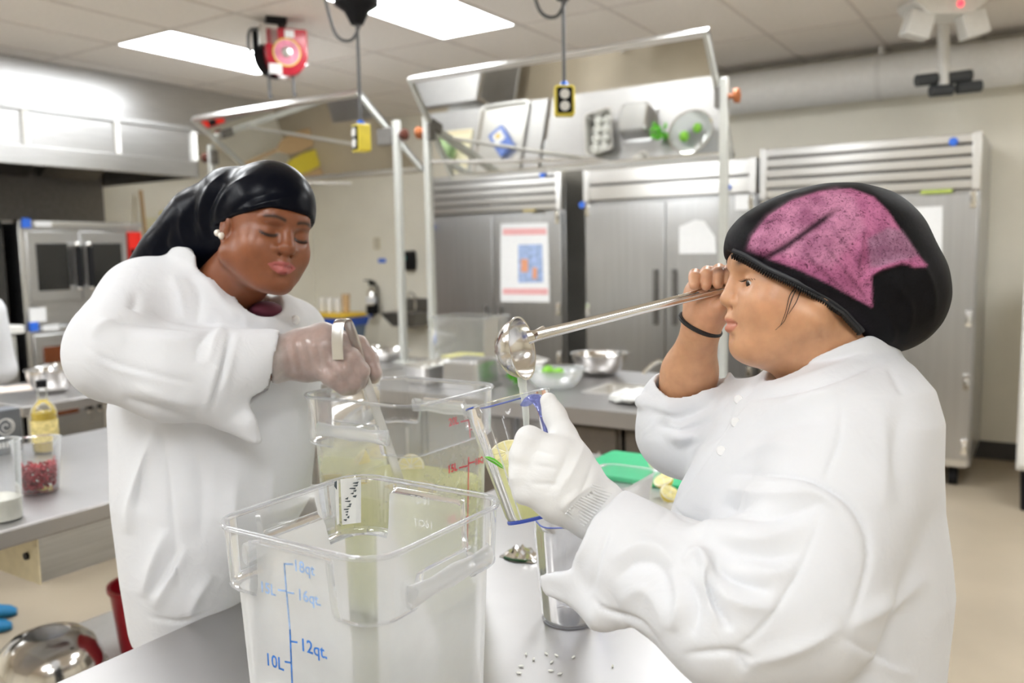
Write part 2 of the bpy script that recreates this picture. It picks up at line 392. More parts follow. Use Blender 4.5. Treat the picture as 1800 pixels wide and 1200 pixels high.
# ------------------------------------------------------------------ wall fittings on the back wall
def wb(x, y): return ony(x, y, YW)
p = wb(725, 458); sd = thing('soap_dispenser', 'black wall soap dispenser with a teal window', 'dispenser', p)
g = G(); loops = []
for h, w, d in ((-.105,.045,.06),(-.09,.062,.09),(-.02,.070,.11),(.06,.066,.10),(.095,.058,.08),(.105,.045,.06)):
    loops.append([(p[0]+a, YW-.002-b, p[2]+h) for a, b in chamfer_rect(-w, w, 0, d, .02)])
part('housing', g.loft(loops), 'black', sd); part('window', G().bx(p[0]-.045, p[0]-.0, YW-.118, YW-.10, p[2]+.0, p[2]+.05), 'teal', sd, bevel=.004)
p = wb(728, 545); td = thing('hand_sink_fixture', 'dark steel hand-wash sink mounted on the wall under the soap dispenser', 'sink', p)
part('backsplash', G().bx(p[0]-.16, p[0]+.30, YW-.02, YW-.001, p[2]-.02, p[2]+.13), 'steel_dark', td)
part('basin', G().hexa([(p[0]-.06, YW-.30, p[2]-.15), (p[0]+.22, YW-.30, p[2]-.15), (p[0]+.22, YW-.02, p[2]-.15), (p[0]-.06, YW-.02, p[2]-.15)], [(p[0]-.16, YW-.38, p[2]), (p[0]+.30, YW-.38, p[2]), (p[0]+.30, YW-.02, p[2]), (p[0]-.16, YW-.02, p[2])]), 'steel_dark', td, bevel=.01)
part('faucet', G().tube(spline([(p[0]+.07, YW-.06, p[2]), (p[0]+.07, YW-.06, p[2]+.14), (p[0]+.07, YW-.14, p[2]+.2), (p[0]+.07, YW-.2, p[2]+.12)]), .012), 'chrome', td)
p = wb(664, 525); fe = thing('fire_extinguisher', 'small chrome fire extinguisher hanging on the cream wall', 'extinguisher', p)
part('cylinder', G().lathe([(.03,-.22),(.062,-.2),(.065,.05),(.05,.1),(.022,.13),(.022,.15)], (p[0], YW-.09, p[2])), 'chrome', fe)
part('valve', G().bx(p[0]-.02, p[0]+.02, YW-.12, YW-.05, p[2]+.15, p[2]+.2).bx(p[0]-.012, p[0]+.012, YW-.2, YW-.09, p[2]+.2, p[2]+.215), 'black', fe, bevel=.004)
part('hose', G().tube(spline([(p[0]+.02, YW-.09, p[2]+.17), (p[0]+.09, YW-.1, p[2]+.12), (p[0]+.085, YW-.1, p[2]-.05), (p[0]+.07, YW-.1, p[2]-.16)]), .013), 'black', fe)
part('band', G().lathe([(.067,-.06),(.067,-.16)], (p[0], YW-.09, p[2]), cap0=False, cap1=False), 'black', fe)
part('instruction_label', G().lathe([(.0665,.03),(.0665,-.04)], (p[0], YW-.09, p[2]), cap0=False, cap1=False), 'paper', fe)
p = wb(663, 428); ol = thing('wall_outlet', 'beige wall outlet plate above the fire extinguisher', 'outlet', p)
part('plate', G().bx(p[0]-.04, p[0]+.04, YW-.012, YW, p[2]-.06, p[2]+.06), mat('outlet_beige', (.62,.55,.38), .5), ol, bevel=.003)
for dz_ in (-.025, .025): part('socket', G().cyl((p[0], YW-.011, p[2]+dz_), (p[0], YW-.016, p[2]+dz_), .016), 'white_plastic', ol)
p = wb(672, 458); single('blue_sign', G().bx(p[0]-.05, p[0]+.05, YW-.01, YW, p[2]-.022, p[2]+.022), 'blue_magnet', 'small blue sign on the wall below the outlet', 'sign', bevel=.002)
# bin cart with cups by the wall behind the women
p = ony(592, 562, 6.3); bc = thing('supply_bin', 'grey bin with a blue rim on a stand by the cream wall', 'bin', (p[0], 6.3, 0))
zt = p[2]
part('rim', G().loft([[(p[0]+a, 6.3+b, zt-.05) for a, b in chamfer_rect(-.27,.27,-.2,.2,.05)], [(p[0]+a, 6.3+b, zt+.03) for a, b in chamfer_rect(-.29,.29,-.22,.22,.05)]]), 'blue_bin', bc)
part('tub', G().loft([[(p[0]+a, 6.3+b, zt-.45) for a, b in chamfer_rect(-.2,.2,-.15,.15,.05)], [(p[0]+a, 6.3+b, zt-.05) for a, b in chamfer_rect(-.26,.26,-.19,.19,.05)]]), 'grey_bin', bc)
for sx in (-.2, .2):
    for sy in (-.14, .14): part('leg', G().bx(p[0]+sx-.02, p[0]+sx+.02, 6.3+sy-.02, 6.3+sy+.02, 0, zt-.4), 'grey_bin', bc)
part('tray', G().bx(p[0]-.25, p[0]+.25, 6.12, 6.48, zt+.031, zt+.075), mat('yellow_tray', (.85,.55,.04), .5), bc, bevel=.01)
for k, (dx, m, nm, lb) in enumerate(((-.2,'white_plastic','paper_cup','stack of cream paper cups at the end of the yellow tray'), (-.09,'paper','paper_cup','second stack of white cups on the yellow tray'), (.02,'paper','paper_cup','third stack of white cups beside the tan cup'), (.14,'tan','paper_cup','tall tan cup stack on the yellow tray'))):
    hh = .15 if k < 3 else .19
    single(nm, G().lathe([(.030,0),(.034,.01),(.042,hh-.006),(.046,hh-.004),(.046,hh),(.04,hh),(.034,.03)], (p[0]+dx, 6.3, zt+.076)), m, lb, 'cup', 'cups on the yellow tray')

# ================================================================== demonstration mirrors and benches
BZ = .88
def bench(name, x0, x1, y0, y1, z, label, hole=None, shelf=True, th=.045):
    t = thing(name, label, 'table', ((x0+x1)/2, (y0+y1)/2, 0))
    if hole is None: part('worktop', G().bx(x0, x1, y0, y1, z-th, z), 'steel_top', t, bevel=.006)
    else:                                     # worktop with a rectangular cut-out for the sink
        gx, gy = [x0, hole[0], hole[1], x1], [y0, hole[2], hole[3], y1]; vs = [(a, b, c_) for c_ in (z-th, z) for b in gy for a in gx]; fs = []
        for i in range(3):
            for j in range(3):
                if i == 1 and j == 1: continue
                a = j*4+i; fs += [(a, a+4, a+5, a+1), (a+16, a+17, a+21, a+20)]
        rim_ = lambda ids: [(ids[k], ids[(k+1) % len(ids)], ids[(k+1) % len(ids)]+16, ids[k]+16) for k in range(len(ids))]
        fs += rim_([0, 1, 2, 3, 7, 11, 15, 14, 13, 12, 8, 4]) + rim_([5, 6, 10, 9])
        part('worktop', G().add(vs, fs), 'steel_top', t)
    for sx in (x0+.06, x1-.06):
        for sy in (y0+.07, y1-.07):
            l = part('leg', G().cyl((sx, sy, .05), (sx, sy, z-th), .021), 'steel', t)
            part('foot', G().cyl((sx, sy, 0), (sx, sy, .05), .016, .024), 'chrome', l)
    if shelf: part('undershelf', G().bx(x0+.05, x1-.05, y0+.05, y1-.05, .26, .285), 'steel_h', t, bevel=.004)
    return t
_c = onz(1150, 705, BZ); SINK = (_c[0]-.22-.172, _c[0]-.22+.172, _c[1]+.22-.132, _c[1]+.22+.132)
db = bench('demonstration_bench', -3.29, -1.0, 3.21, 4.35, BZ, 'stainless demonstration bench under the tilted mirror beside the refrigerators', hole=SINK, shelf=False, th=.07)
for k, xx in enumerate((-3.2, -2.65, -2.1, -1.55)):
    cb = part('cabinet', G().bx(xx, xx+.53, 3.32, 4.25, .12, BZ-.075), mat('cab_dark', (.17,.145,.12), .4, .3), db, bevel=.004)
    part('cabinet_door', G().bx(xx+.015, xx+.515, 3.30, 3.32, .15, BZ-.1), 'cab_dark', cb, bevel=.004)
    part('cabinet_handle', G().cyl((xx+.44, 3.285, .5), (xx+.44, 3.285, .68), .008), 'chrome', cb)
db2 = bench('demonstration_bench', -5.5, -3.33, 3.21, 4.35, BZ, 'stainless demonstration bench under the mirror behind the woman in the black headscarf', shelf=True)

def mirror(x0, x1, label, posts, knob_mat, tilt=(3.93, 2.59, 4.335, 2.035)):
    yt, zt, yb, zb = tilt
    t = thing('demonstration_mirror', label, 'mirror', ((x0+x1)/2, 4.15, BZ))
    d = np.array([0, yb-yt, zb-zt]); L = np.linalg.norm(d); d /= L; n = np.cross(X1, d)      # d runs down the glass
    if n[1] > 0: n = -n
    c = np.array([(x0+x1)/2, (yt+yb)/2, (zt+zb)/2]); hw = (x1-x0)/2
    part('glass', G().obox(c, X1*(hw-.03), d*(L/2-.03), n*.003), 'mirror', t, smooth=0)
    part('backing', G().obox(c-n*.012, X1*hw, d*L/2, n*.008), 'steel_h', t)
    for s_, nm in ((-1, 'top_rail'), (1, 'bottom_rail')): part(nm, G().obox(c+d*s_*(L/2-.015)+n*.004, X1*hw, d*.016, n*.014), 'steel', t, bevel=.003)
    for s_ in (-1, 1): part('side_rail', G().obox(c+X1*s_*(hw-.012)+n*.004, X1*.012, d*L/2, n*.016), 'post_white', t, bevel=.003)
    for px_ in posts:
        sgn = 1 if px_ > c[0] else -1
        q = part('post', G().bx(px_-.02, px_+.02, 4.08, 4.12, BZ, 2.39), 'post_white', t, bevel=.004)
        part('base_plate', G().bx(px_-.05, px_+.05, 4.04, 4.16, BZ, BZ+.012), 'post_white', q, bevel=.003)
        part('hinge_bracket', G().obox((px_-sgn*(.03 if abs(px_-(x0 if sgn < 0 else x1)) < .1 else .08), 4.1, 2.3), X1*(.012 if abs(px_-(x0 if sgn < 0 else x1)) < .1 else .06), Y1*.03, Z1*.05), 'steel_dark', q, bevel=.003)
        kb = part('knob', G().lathe([(.012,0),(.012,.02),(.034,.03),(.036,.05),(.02,.056)], (px_+sgn*.02, 4.1, 2.3), axis=(sgn,0,0), n=24), knob_mat, q)
    # stay rods from the posts to the lower frame
    part('stay_rod', G().cyl((x0+.02, 4.1, 2.12), (x1-.5, 4.36, 2.06), .012, n=10), 'steel', t)
    return t
mirror(-3.21, -1.40, 'large tilted demonstration mirror on white posts in front of the refrigerators', (-3.215, -1.375), 'knob_orange')
mirror(-5.20, -3.60, 'tilted demonstration mirror above the woman in the black headscarf', (-5.225, -3.455), 'knob_brown', (3.93, 2.56, 4.55, 2.13))
# things on the benches
def reflected(x, y):      # where on the bench top the mirror shows this pixel
    yt, zt, yb, zb = 3.93, 2.59, 4.335, 2.035
    d = np.array([0, yb-yt, zb-zt]); d /= np.linalg.norm(d); n = np.cross(X1, d); q = np.array([0, yt, zt])
    r = ray(x, y); t = ((q-CAM) @ n)/(r @ n); p = CAM + r*t; r2 = r - 2*(r@n)*n
    return p + r2*((BZ-p[2])/r2[2])
def hotel_pan(name, c, hx, hy, h, rz, m, label, cat='pan', t=.002, group=None):
    th = thing(name, label, cat, (c[0], c[1], c[2]), group)
    ca, sa = math.cos(rz), math.sin(rz)
    def ring(sx, sy, r, z): return [(c[0]+a*ca-b*sa, c[1]+a*sa+b*ca, c[2]+z) for a, b in chamfer_rect(-sx, sx, -sy, sy, r)]
    k = min(.02+h*.08, .03)
    part('basin', G().loft([ring(hx-k-.01, hy-k-.01, .02, .001), ring(hx-k, hy-k, .03, .012), ring(hx-.012, hy-.012, .03, h-.004), ring(hx-.012+t, hy-.012+t, .03, h-.004), ], True, False), m, th)
    part('rim', G().loft([ring(hx-.013, hy-.013, .03, h-.004), ring(hx-.013, hy-.013, .03, h), ring(hx, hy, .035, h), ring(hx+.002, hy+.002, .035, h-.008)], False, False), m, th)
    return th
def bowl(name, c, r, h, m, label, group=None, n=44):
    prof = [(r*.42, 0), (r*.62, h*.08), (r*.82, h*.36), (r*.94, h*.7), (r, h*.97), (r*1.045, h), (r*1.045, h*.985), (r*1.0, h*.96), (r*.93, h*.7), (r*.80, h*.37), (r*.6, h*.11), (r*.3, h*.06)]
    th = thing(name, label, 'bowl', c, group)
    part('shell', G().lathe(prof[:5]+prof[7:], c, n=n), m, th)
    part('rim', G().lathe([(r, h*.965), (r*1.045, h*.99), (r*1.05, h*1.005), (r*.985, h*.985)], c, n=n, cap0=False, cap1=False), 'chrome', th)
    return th
c1 = onz(1064, 655, BZ); bowl('mixing_bowl', (c1[0], 4.16, BZ), .155, .12, 'bowl_steel', 'round stainless mixing bowl at the back of the bench beneath the mirror')
c2 = onz(985, 690, BZ); bowl('mixing_bowl', (c2[0]-.1, c2[1]+.12, BZ), .15, .10, clear('clear_bowl', haze=.35), 'pale clear bowl on the bench in front of the steel bowl')
c2 = np.array([c2[0]-.1, c2[1]+.12, BZ])
for k, (dx, dy, dz_, r) in enumerate(((-.05,.02,.075,.034), (.04,-.03,.08,.03))):
    l = thing('lime', ('larger green lime in the pale clear bowl', 'smaller green lime in the pale clear bowl')[k], 'lime', c2+(dx,dy,dz_), 'limes in the clear bowl')
    part('fruit', G().ball(c2+(dx,dy,dz_), (r, r*1.15, r)), mat('lime_green', (.22,.55,.04), .4, bump=.2, bscale=90), l); part('stem_nub', G().ball(c2+(dx,dy+r*1.15,dz_), .005, 8, 6), 'teal', l)
p = np.array([-2.32, 3.63, BZ])
hd = thing('herb_bunch', 'bright green leafy herb bunch lying beside the clear bowl', 'herb', p)
g = G()
for k in range(26):
    a = random.uniform(0, 6.28); r = random.uniform(.0, .06); q = p+np.array([r*math.cos(a), r*math.sin(a), random.uniform(.03, .13)])
    d = np.array([random.uniform(-1,1), random.uniform(-1,1), random.uniform(-.2,1)]); x_, y_, z_ = frame_from(d)
    g.add([q-x_*.018, q+z_*.03, q+x_*.018, q-z_*.03, q+y_*.008], [(0,1,4),(1,2,4),(2,3,4),(3,0,4)])
part('leaves', g, mat('leaf', (.12,.5,.03), .5), hd); part('stems', G().tube([p+(0,0,.006), p+(.01,0,.06)], .006).tube([p+(.02,.01,.006), p+(-.01,.01,.06)], .005), 'leaf', hd)
# clear storage box, steel insert and sheet trays
c = onz(812, 672, BZ); c = np.array([-2.96, 4.13, BZ])
hotel_pan('storage_box', c, .21, .16, .31, .0, 'clear_far', 'large clear storage box with a little lemon juice at the end of the bench', 'box')
single('lemon_juice', G().loft([[(c[0]+a, c[1]+b, BZ+z) for a, b in chamfer_rect(-.15,.15,-.11,.11,.03)] for z in (.006, .07)]), mat('juice_pale', (.85,.80,.22), .3), 'shallow yellow juice in the clear storage box', 'juice')
c = onz(822, 676, BZ); sx = np.array([-2.52, 3.52, BZ])
st = thing('steel_insert', 'square steel insert pan turned upside down on the bench front', 'pan', sx)
part('shell', G().loft([[(sx[0]+a, sx[1]+b, BZ+z) for a, b in chamfer_rect(-w, w, -w, w, .03)] for w, z in ((.125,.001),(.125,.012),(.115,.014),(.108,.13),(.095,.145))]), 'steel_h', st)
c = np.array([-2.80, 3.58, BZ]); hotel_pan('hotel_pan', (c[0], c[1], BZ), .17, .11, .10, math.radians(80), 'steel', 'deep steel hotel pan of peeled onions reflected in the mirror')
oc = (c[0], c[1], BZ)
for k in range(8):
    q = np.array([oc[0]-.036+.072*(k % 2), oc[1]-.108+.072*(k//2), BZ+.05])
    o = thing('onion', 'peeled white onion in the deep steel hotel pan', 'onion', q, 'onions in the hotel pan')
    part('bulb', G().lathe([(.004,-.035),(.02,-.03),(.034,-.008),(.034,.008),(.02,.026),(.007,.036),(.004,.045)], q, n=14), mat('onion_white', (.78,.78,.74), .35), o)
    part('root', G().ball(q-(0,0,.035), .005, 8, 5), 'tan', o)
c = np.array([-2.47, 3.93, BZ]); hotel_pan('hotel_pan', (c[0], c[1], BZ), .15, .12, .10, math.radians(-35), 'steel', 'half-size steel pan set askew on the bench under the mirror')
c = reflected(880, 250); hotel_pan('sheet_tray', (c[0], c[1], BZ), .33, .23, .025, math.radians(90), 'steel', 'wide shallow sheet tray holding a blue and white packet')
pk = thing('food_packet', 'blue and white food packet lying in the sheet tray', 'packet', (c[0], c[1], BZ+.01))
g = G()
ex, ey = np.array([math.cos(.9), math.sin(.9), 0]), np.array([-math.sin(.9), math.cos(.9), 0]); co = np.array([c[0]+.03, c[1], BZ+.028])
part('pouch', g.loft([[co+ex*a*w+ey*b*w2+Z1*z for a, b in chamfer_rect(-.12,.12,-.075,.075,.01)] for w, w2, z in ((1,1,-.002),(.97,.96,-.014),(.9,.85,-.017))][::-1] + [[co+ex*a*w+ey*b*w2+Z1*z for a, b in chamfer_rect(-.12,.12,-.075,.075,.01)] for w, w2, z in ((.97,.96,.016),(.88,.82,.022))]), mat('packet_blue', (.12,.20,.55), .35), pk)
part('front_label', G().obox(co+Z1*.0235-ex*.03, ex*.05, ey*.045, Z1*.0012), 'paper', pk)
part('front_picture', G().obox(co+Z1*.025-ex*.04, ex*.02, ey*.02, Z1*.0008), mat('pkt_orange', (.8,.45,.08), .4), pk)
c = reflected(760, 290)
# cloth, faucet on the bench front
c = onz(1103, 712, BZ); cl = thing('folded_cloth', 'crumpled white cloth on the front of the demonstration bench', 'cloth', c)
g = G(); loops = []
for i in range(9):
    t = -1+2*i/8; w = .10*math.sqrt(max(.02, 1-t*t)); loops.append([(c[0]+t*.13, c[1]+.09+w*math.cos(a)*(1+.15*math.sin(5*a+i)), BZ+.001+max(0, .028+.032*math.sin(a)*(1+.3*math.sin(3*i+2*a)))*math.sqrt(max(.05, 1-t*t))) for a in np.linspace(0, 6.283, 16, endpoint=False)])
part('cloth', g.loft(loops), mat('cloth_white', (.80,.80,.78), .9, bump=.2), cl)
c = onz(1150, 705, BZ); fc = thing('bench_faucet', 'low chrome gooseneck faucet on the demonstration bench', 'faucet', c)
c = np.array([c[0], c[1]+.25, BZ])
part('base', G().lathe([(.03,0),(.03,.015),(.018,.03),(.018,.06)], c), 'chrome', fc)
part('spout', G().tube(spline([c+(0,0,.05), c+(-.01,0,.12), c+(-.08,-.02,.15), c+(-.15,-.03,.09)]), .011), 'chrome', fc)
part('lever', G().cyl(c+(.0,.0,.06), c+(.09,.02,.1), .007), 'chrome', fc)
sk = thing('sink_basin', 'shallow steel sink bowl let into the bench beside the faucet', 'sink', c)
hx = c+np.array([-.22,-.03,0])
part('rim', G().loft([[(hx[0]+a, hx[1]+b, BZ+z) for a, b in chamfer_rect(-w, w, -w*.8, w*.8, .03)] for w, z in ((.2,.001),(.2,.006),(.18,.006),(.17,.002))], False, False), 'steel', sk)
part('bowl', G().loft([[(hx[0]+a, hx[1]+b, BZ+z) for a, b in chamfer_rect(-.17*w, .17*w, -.13*w, .13*w, .03)] for w, z in ((1.0,.003),(.98,-.02),(.94,-.055),(.88,-.064))], False, True), 'steel', sk)
part('drain', G().cyl((hx[0], hx[1], BZ-.0635), (hx[0], hx[1], BZ-.061), .022), 'chrome', sk)
# foil trays on the left bench
for k, (x, y) in enumerate(((655, 640), (700, 645))):
    c = np.array([-3.72 if k else -4.14, 4.14, BZ])
    ft = hotel_pan('foil_tray', c, .19, .15, .06, .1*k, 'steel', ('crinkled foil tray on the bench below the fire extinguisher', 'crinkled foil tray on the bench beside the mirror posts')[k], 'tray')
    g = G(); n = 14; vs = []
    for i in range(n):
        for j in range(n): vs.append((c[0]-.165+.33*i/(n-1), c[1]-.125+.25*j/(n-1), BZ+.055+random.uniform(-.012, .03)*(0 < i < n-1 and 0 < j < n-1)))
    part('foil', g.add(vs, [(i*n+j, i*n+j+1, (i+1)*n+j+1, (i+1)*n+j) for i in range(n-1) for j in range(n-1)]), 'chrome', ft, smooth=10)
# herbs and board on the left bench, seen in the left mirror
c = reflected(470, 250); bd = thing('cutting_board', 'large cream cutting board on the bench under the headscarf woman\'s mirror', 'board', (c[0], 3.75, BZ))
part('slab', G().bx(-5.1, -4.0, 3.4, 3.93, BZ, BZ+.02), mat('board_cream', (.78,.72,.52), .5), bd, bevel=.006)
part('juice_groove', G().bx(-5.08, -4.02, 3.42, 3.428, BZ+.0205, BZ+.0212).bx(-5.08, -4.02, 3.902, 3.91, BZ+.0205, BZ+.0212), 'tan', bd)
for k, (x, y, m, lb) in enumerate(((600,275,'leaf2','pale green cabbage head on the cream cutting board'), (585,225,'tan','loaf of tan bread on the cream cutting board'))):
    c = np.array([-4.2 if k == 0 else -4.55, 3.62, BZ+.0215])
    o = thing(('cabbage', 'bread_loaf')[k], lb, ('cabbage', 'bread')[k], c)
    if k == 0:
        part('head', G().ball(c+(0,0,.085), (.1,.1,.085)), mat('leaf2', (.35,.5,.25), .6, var=.3, scale=15), o); part('outer_leaf', G().lathe([(.03,.005),(.09,.02),(.12,.06),(.125,.1)], c, cap0=False, cap1=False), 'leaf2', o)
    else:
        part('crust', G().loft([[c+np.array([t*.15, math.sqrt(max(.05,1-t*t))*.08*math.cos(a), .05+.05*math.sqrt(max(.05,1-t*t))*math.sin(a)]) for a in np.linspace(0,6.283,14,endpoint=False)] for t in np.linspace(-1,1,9)]), 'tan', o)
        part('score', G().obox(c+(0,0,.1), X1*.1, Y1*.006, Z1*.003), 'paper', o)

# ================================================================== cooking line on the left wall
XO = -6.2                                     # oven fronts
XH = -5.8                                     # hood front
hd = thing('exhaust_hood', 'long stainless exhaust hood with recessed front panels over the ovens', 'hood', (-6.5, 3.0, 2.2))
zb0, zr1, zr2 = 2.21, 2.34, 2.60
y0, y1 = .3, 4.42
part('lower_band', G().bx(XH, XH-.03, y0, y1, zb0, zr1), 'steel_h', hd, bevel=.004)
part('upper_rail', G().bx(XH, XH-.03, y0, y1, zr2-.03, zr2), 'steel_h', hd, bevel=.004)
for k in range(7):
    ya = y1 - .04 - .66*k
    part('front_panel', G().bx(XH-.02, XH-.03, ya-.62, ya, zr1, zr2-.03), 'steel_h', hd)
    part('panel_strip', G().bx(XH+.004, XH-.03, ya, ya+.04, zr1, zr2-.03), 'white_plastic', hd, bevel=.003)
part('top', G().bx(XL, XH, y0, y1, zr2, zr2+.01), 'steel_h', hd)
part('end_panel', G().bx(XL, XH, y1-.01, y1, zb0, zr2), 'steel_h', hd)
part('interior_back', G().bx(XL+.02, XL+.04, y0, y1-.02, 1.9, zr2), 'steel_dark', hd)
for k in range(6):
    ya = y1 - .1 - .6*k
    f = part('grease_filter', G().hexa([(XL+.1, ya-.5, 2.25), (XL+.1, ya, 2.25), (XL+.5, ya, 2.55), (XL+.5, ya-.5, 2.55)], [(XL+.08, ya-.5, 2.28), (XL+.08, ya, 2.28), (XL+.48, ya, 2.58), (XL+.48, ya-.5, 2.58)]), 'steel_dark', hd)
struct('trim_1', G().bx(-6.2, -6.18, .0, YW, zr2+.02, CEIL), 'steel_h', 'stainless closure panel between hood and ceiling')
struct('trim_2', G().bx(XL+.002, XL+.012, .3, 4.6, .9, 1.9), 'steel_h', 'stainless wall lining behind the ovens')
def oy(x, y): return onx(x, y, XO)
ya, yb = oy(32, 390)[1], oy(246, 390)[1]; zt = 1.845
ov = thing('double_oven', 'stacked stainless double convection oven with black door handles and red controls', 'oven', (XO-.4, (ya+yb)/2, 0))
zm = oy(52, 575)[2]
part('upper_body', G().bx(XO-.02, XL+.04, ya, yb, zm, zt), 'steel_h', ov, bevel=.006)
part('lower_body', G().bx(XO-.02, XL+.04, ya, yb, .22, zm-.01), 'steel_h', ov, bevel=.006)
part('top_trim', G().bx(XO+.02, XO-.06, ya-.01, yb+.01, zt-.03, zt+.012), 'steel', ov, bevel=.004)
part('corner_post', G().bx(XO+.012, XO-.03, ya-.012, ya+.03, .22, zt), 'steel', ov, bevel=.004)
yc = oy(222, 440)[1]                       # doors end, control column begins
ym = (ya+yc)/2 + .01
for lvl, (z0, z1) in enumerate(((oy(45, 537)[2]+.02, zt-.06), (.34, zm-.06))):
    for a, b, hy in ((ya+.03, ym-.003, ym-.045), (ym+.003, yc-.01, ym+.045)):
        d = part('oven_door', G().bx(XO+.03, XO-.02, a, b, z0, z1), 'steel_h', ov, bevel=.006)
        m = 'dark_glass' if (lvl == 0 or hy > ym) else 'brown_glass'
        part('door_window', G().bx(XO+.034, XO+.028, a+.06, b-.09 if hy < ym else b-.05, z0+.08, z1-.09) if hy < ym else G().bx(XO+.034, XO+.028, a+.09, b-.05, z0+.08, z1-.09), m, d, bevel=.004)
        hb = part('door_handle', G().cyl((XO+.085, hy, z0+.1), (XO+.085, hy, z1-.12), .024), 'black_rubber', d)
        part('handle_bracket', G().ball((XO+.07, hy, z1-.1), .024), 'chrome', d); part('handle_bracket', G().ball((XO+.07, hy, z0+.09), .024), 'chrome', d)
    part('control_panel', G().bx(XO+.025, XO-.02, yc+.012, yb-.012, z0+.2, z1), 'red_panel', ov, bevel=.004)
    part('control_display', G().bx(XO+.029, XO+.024, yc+.02, yb-.02, z0+.3, z0+.38), 'black', ov)
for a in (ya+.06, yb-.06):
    for xx in (XO-.1, XL+.12): part('leg', G().cyl((xx, a, 0), (xx, a, .22), .028), 'steel', ov)
for x, y, lb in ((40,392,'on the top corner of the upper oven'), (54,574,'on the top corner of the lower oven')):
    p = oy(x, y); single('shelf_tag', G().bx(XO+.036, XO+.030, p[1]-.025, p[1]+.04, p[2]-.035, p[2]+.035), 'blue_magnet', 'square blue tag '+lb, 'tag', 'blue oven tags', bevel=.002)
    p = oy(x+24, y+2); single('paper_tag', G().bx(XO+.036, XO+.030, p[1]-.03, p[1]+.09, p[2]-.02, p[2]+.02), 'paper', 'white paper strip '+lb, 'tag', 'white oven strips', bevel=.002)
p = oy(62, 553); single('instruction_card', G().bx(XO+.036, XO+.030, p[1]-.06, p[1]+.06, p[2]-.05, p[2]+.05), 'paper', 'white card stuck between the two ovens', 'card', bevel=.002)
# black warming cabinet at the picture's edge, beside the ovens
dk = thing('warming_cabinet', 'tall black warming cabinet next to the double oven', 'cabinet', (-6.6, ya-.5, 0))
part('body', G().bx(XO-.1, XL+.05, ya-.95, ya-.06, .15, 1.86), 'black', dk, bevel=.01)
part('door', G().bx(XO-.06, XO-.1, ya-.93, ya-.08, .3, 1.8), mat('dark_steel', (.06,.058,.055), .3, .7), dk, bevel=.006); part('handle', G().cyl((XO-.03, ya-.18, .9), (XO-.03, ya-.18, 1.3), .014), 'chrome', dk)
for a in (ya-.88, ya-.12): part('foot', G().cyl((XO-.2, a, 0), (XO-.2, a, .15), .025), 'black', dk)
# range in front of it
p = onx(20, 578, -5.3); rg = thing('gas_range', 'low stainless range with a white ledge beside the ovens', 'range', (-5.6, p[1]-.3, 0))
ry1 = onx(34, 600, -5.3)[1]
part('body', G().bx(-5.33, -6.05, ry1-.9, ry1, .12, p[2]-.04), 'steel_h', rg, bevel=.006)
part('ledge', G().bx(-5.26, -6.05, ry1-.9, ry1+.02, p[2]-.03, p[2]+.02), 'white_plastic', rg, bevel=.006)
part('oven_door', G().bx(-5.30, -5.33, ry1-.8, ry1-.06, .25, p[2]-.35), 'steel_h', rg, bevel=.006)
for k in range(4): part('dial', G().cyl((-5.33, ry1-.1-.18*k, p[2]-.2), (-5.28, ry1-.1-.18*k, p[2]-.2), .03), 'black', rg)
for a in (ry1-.8, ry1-.1):
    for xx in (-5.45, -5.95): part('leg', G().cyl((xx, a, 0), (xx, a, .12), .02), 'steel', rg)
# wooden handled tools hanging between oven and hood, and a yellow holder
for k, (x, ytop, ybot, m, lb) in enumerate(((247,335,470,'tan','long tan wooden paddle leaning beside the oven'), (318,338,450,'tan','second wooden paddle leaning behind the headscarf'), (284,372,440,'yellow_box','yellow handled tool leaning beside the wooden paddle'))):
    a, b = onx(x, ytop, XL+.12), onx(x+2, ybot, XL+.25); a[2] = a[2]
    base = np.array([XL+.45, b[1], .02])
    t = thing('leaning_paddle', lb, 'paddle', base)
    part('handle', G().cyl(base+(0,0,.45), a, .018, n=12), m, t); part('blade', G().loft([[base+np.array([0, q*w, z]) + (a-base)*z/ (a-base)[2]*0 + np.array([x_*.008, 0, 0]) for q, x_ in ((-1,-1),(1,-1),(1,1),(-1,1))] for w, z in ((.09,.0),(.10,.2),(.08,.4),(.02,.5))]), m, t)
wp = onx(272, 400, XL+.02); single('wall_panel_board', G().bx(XL+.013, XL+.04, wp[1]-.12, wp[1]+.35, 1.3, 1.95), mat('cream_panel', (.78,.74,.52), .5), 'cream board hung on the wall beyond the ovens', 'board', bevel=.004)
fp = ony(531, 370, YW); single('wall_frame', G().bx(fp[0]-.32, fp[0]+.09, YW-.06, YW-.001, fp[2]-.45, fp[2]+.45), mat('frame_brown', (.35,.28,.2), .5), 'brown wall cabinet door on the back wall behind the headscarf', 'cabinet', bevel=.01)

# ================================================================== hanging from the ceiling
p = onz(478, 36, CEIL); D = project(p)[2]; c = dep(502, 96, D)
rr = thing('cord_reel', 'red cord reel with pink and white labels hanging from the ceiling', 'cord reel', p)
fw = np.array([FW[0], FW[1], 0]); fw /= np.linalg.norm(fw); rt = np.cross(fw, Z1)
ax = -fw*.93 + rt*.37; ax /= np.linalg.norm(ax); sd_ = np.cross(Z1, ax)
R = .155
def disc(o, r, d, n=32, flat_top=True):
    pts = [(r*math.cos(t), r*math.sin(t)) for t in np.linspace(0, 2*math.pi, n, endpoint=False)]
    if flat_top: pts = [(-r, r*1.15), (-r, 0)] + [(r*math.cos(t), r*math.sin(t)*1.1) for t in np.linspace(math.pi*1.06, math.pi*1.94, 18)] + [(r, 0), (r, r*1.15)]
    return G().prism(pts, o, sd_, Z1, ax, d)
part('drum_housing', disc(c-ax*.05, .125, .11), 'red_paint', rr, bevel=.01)
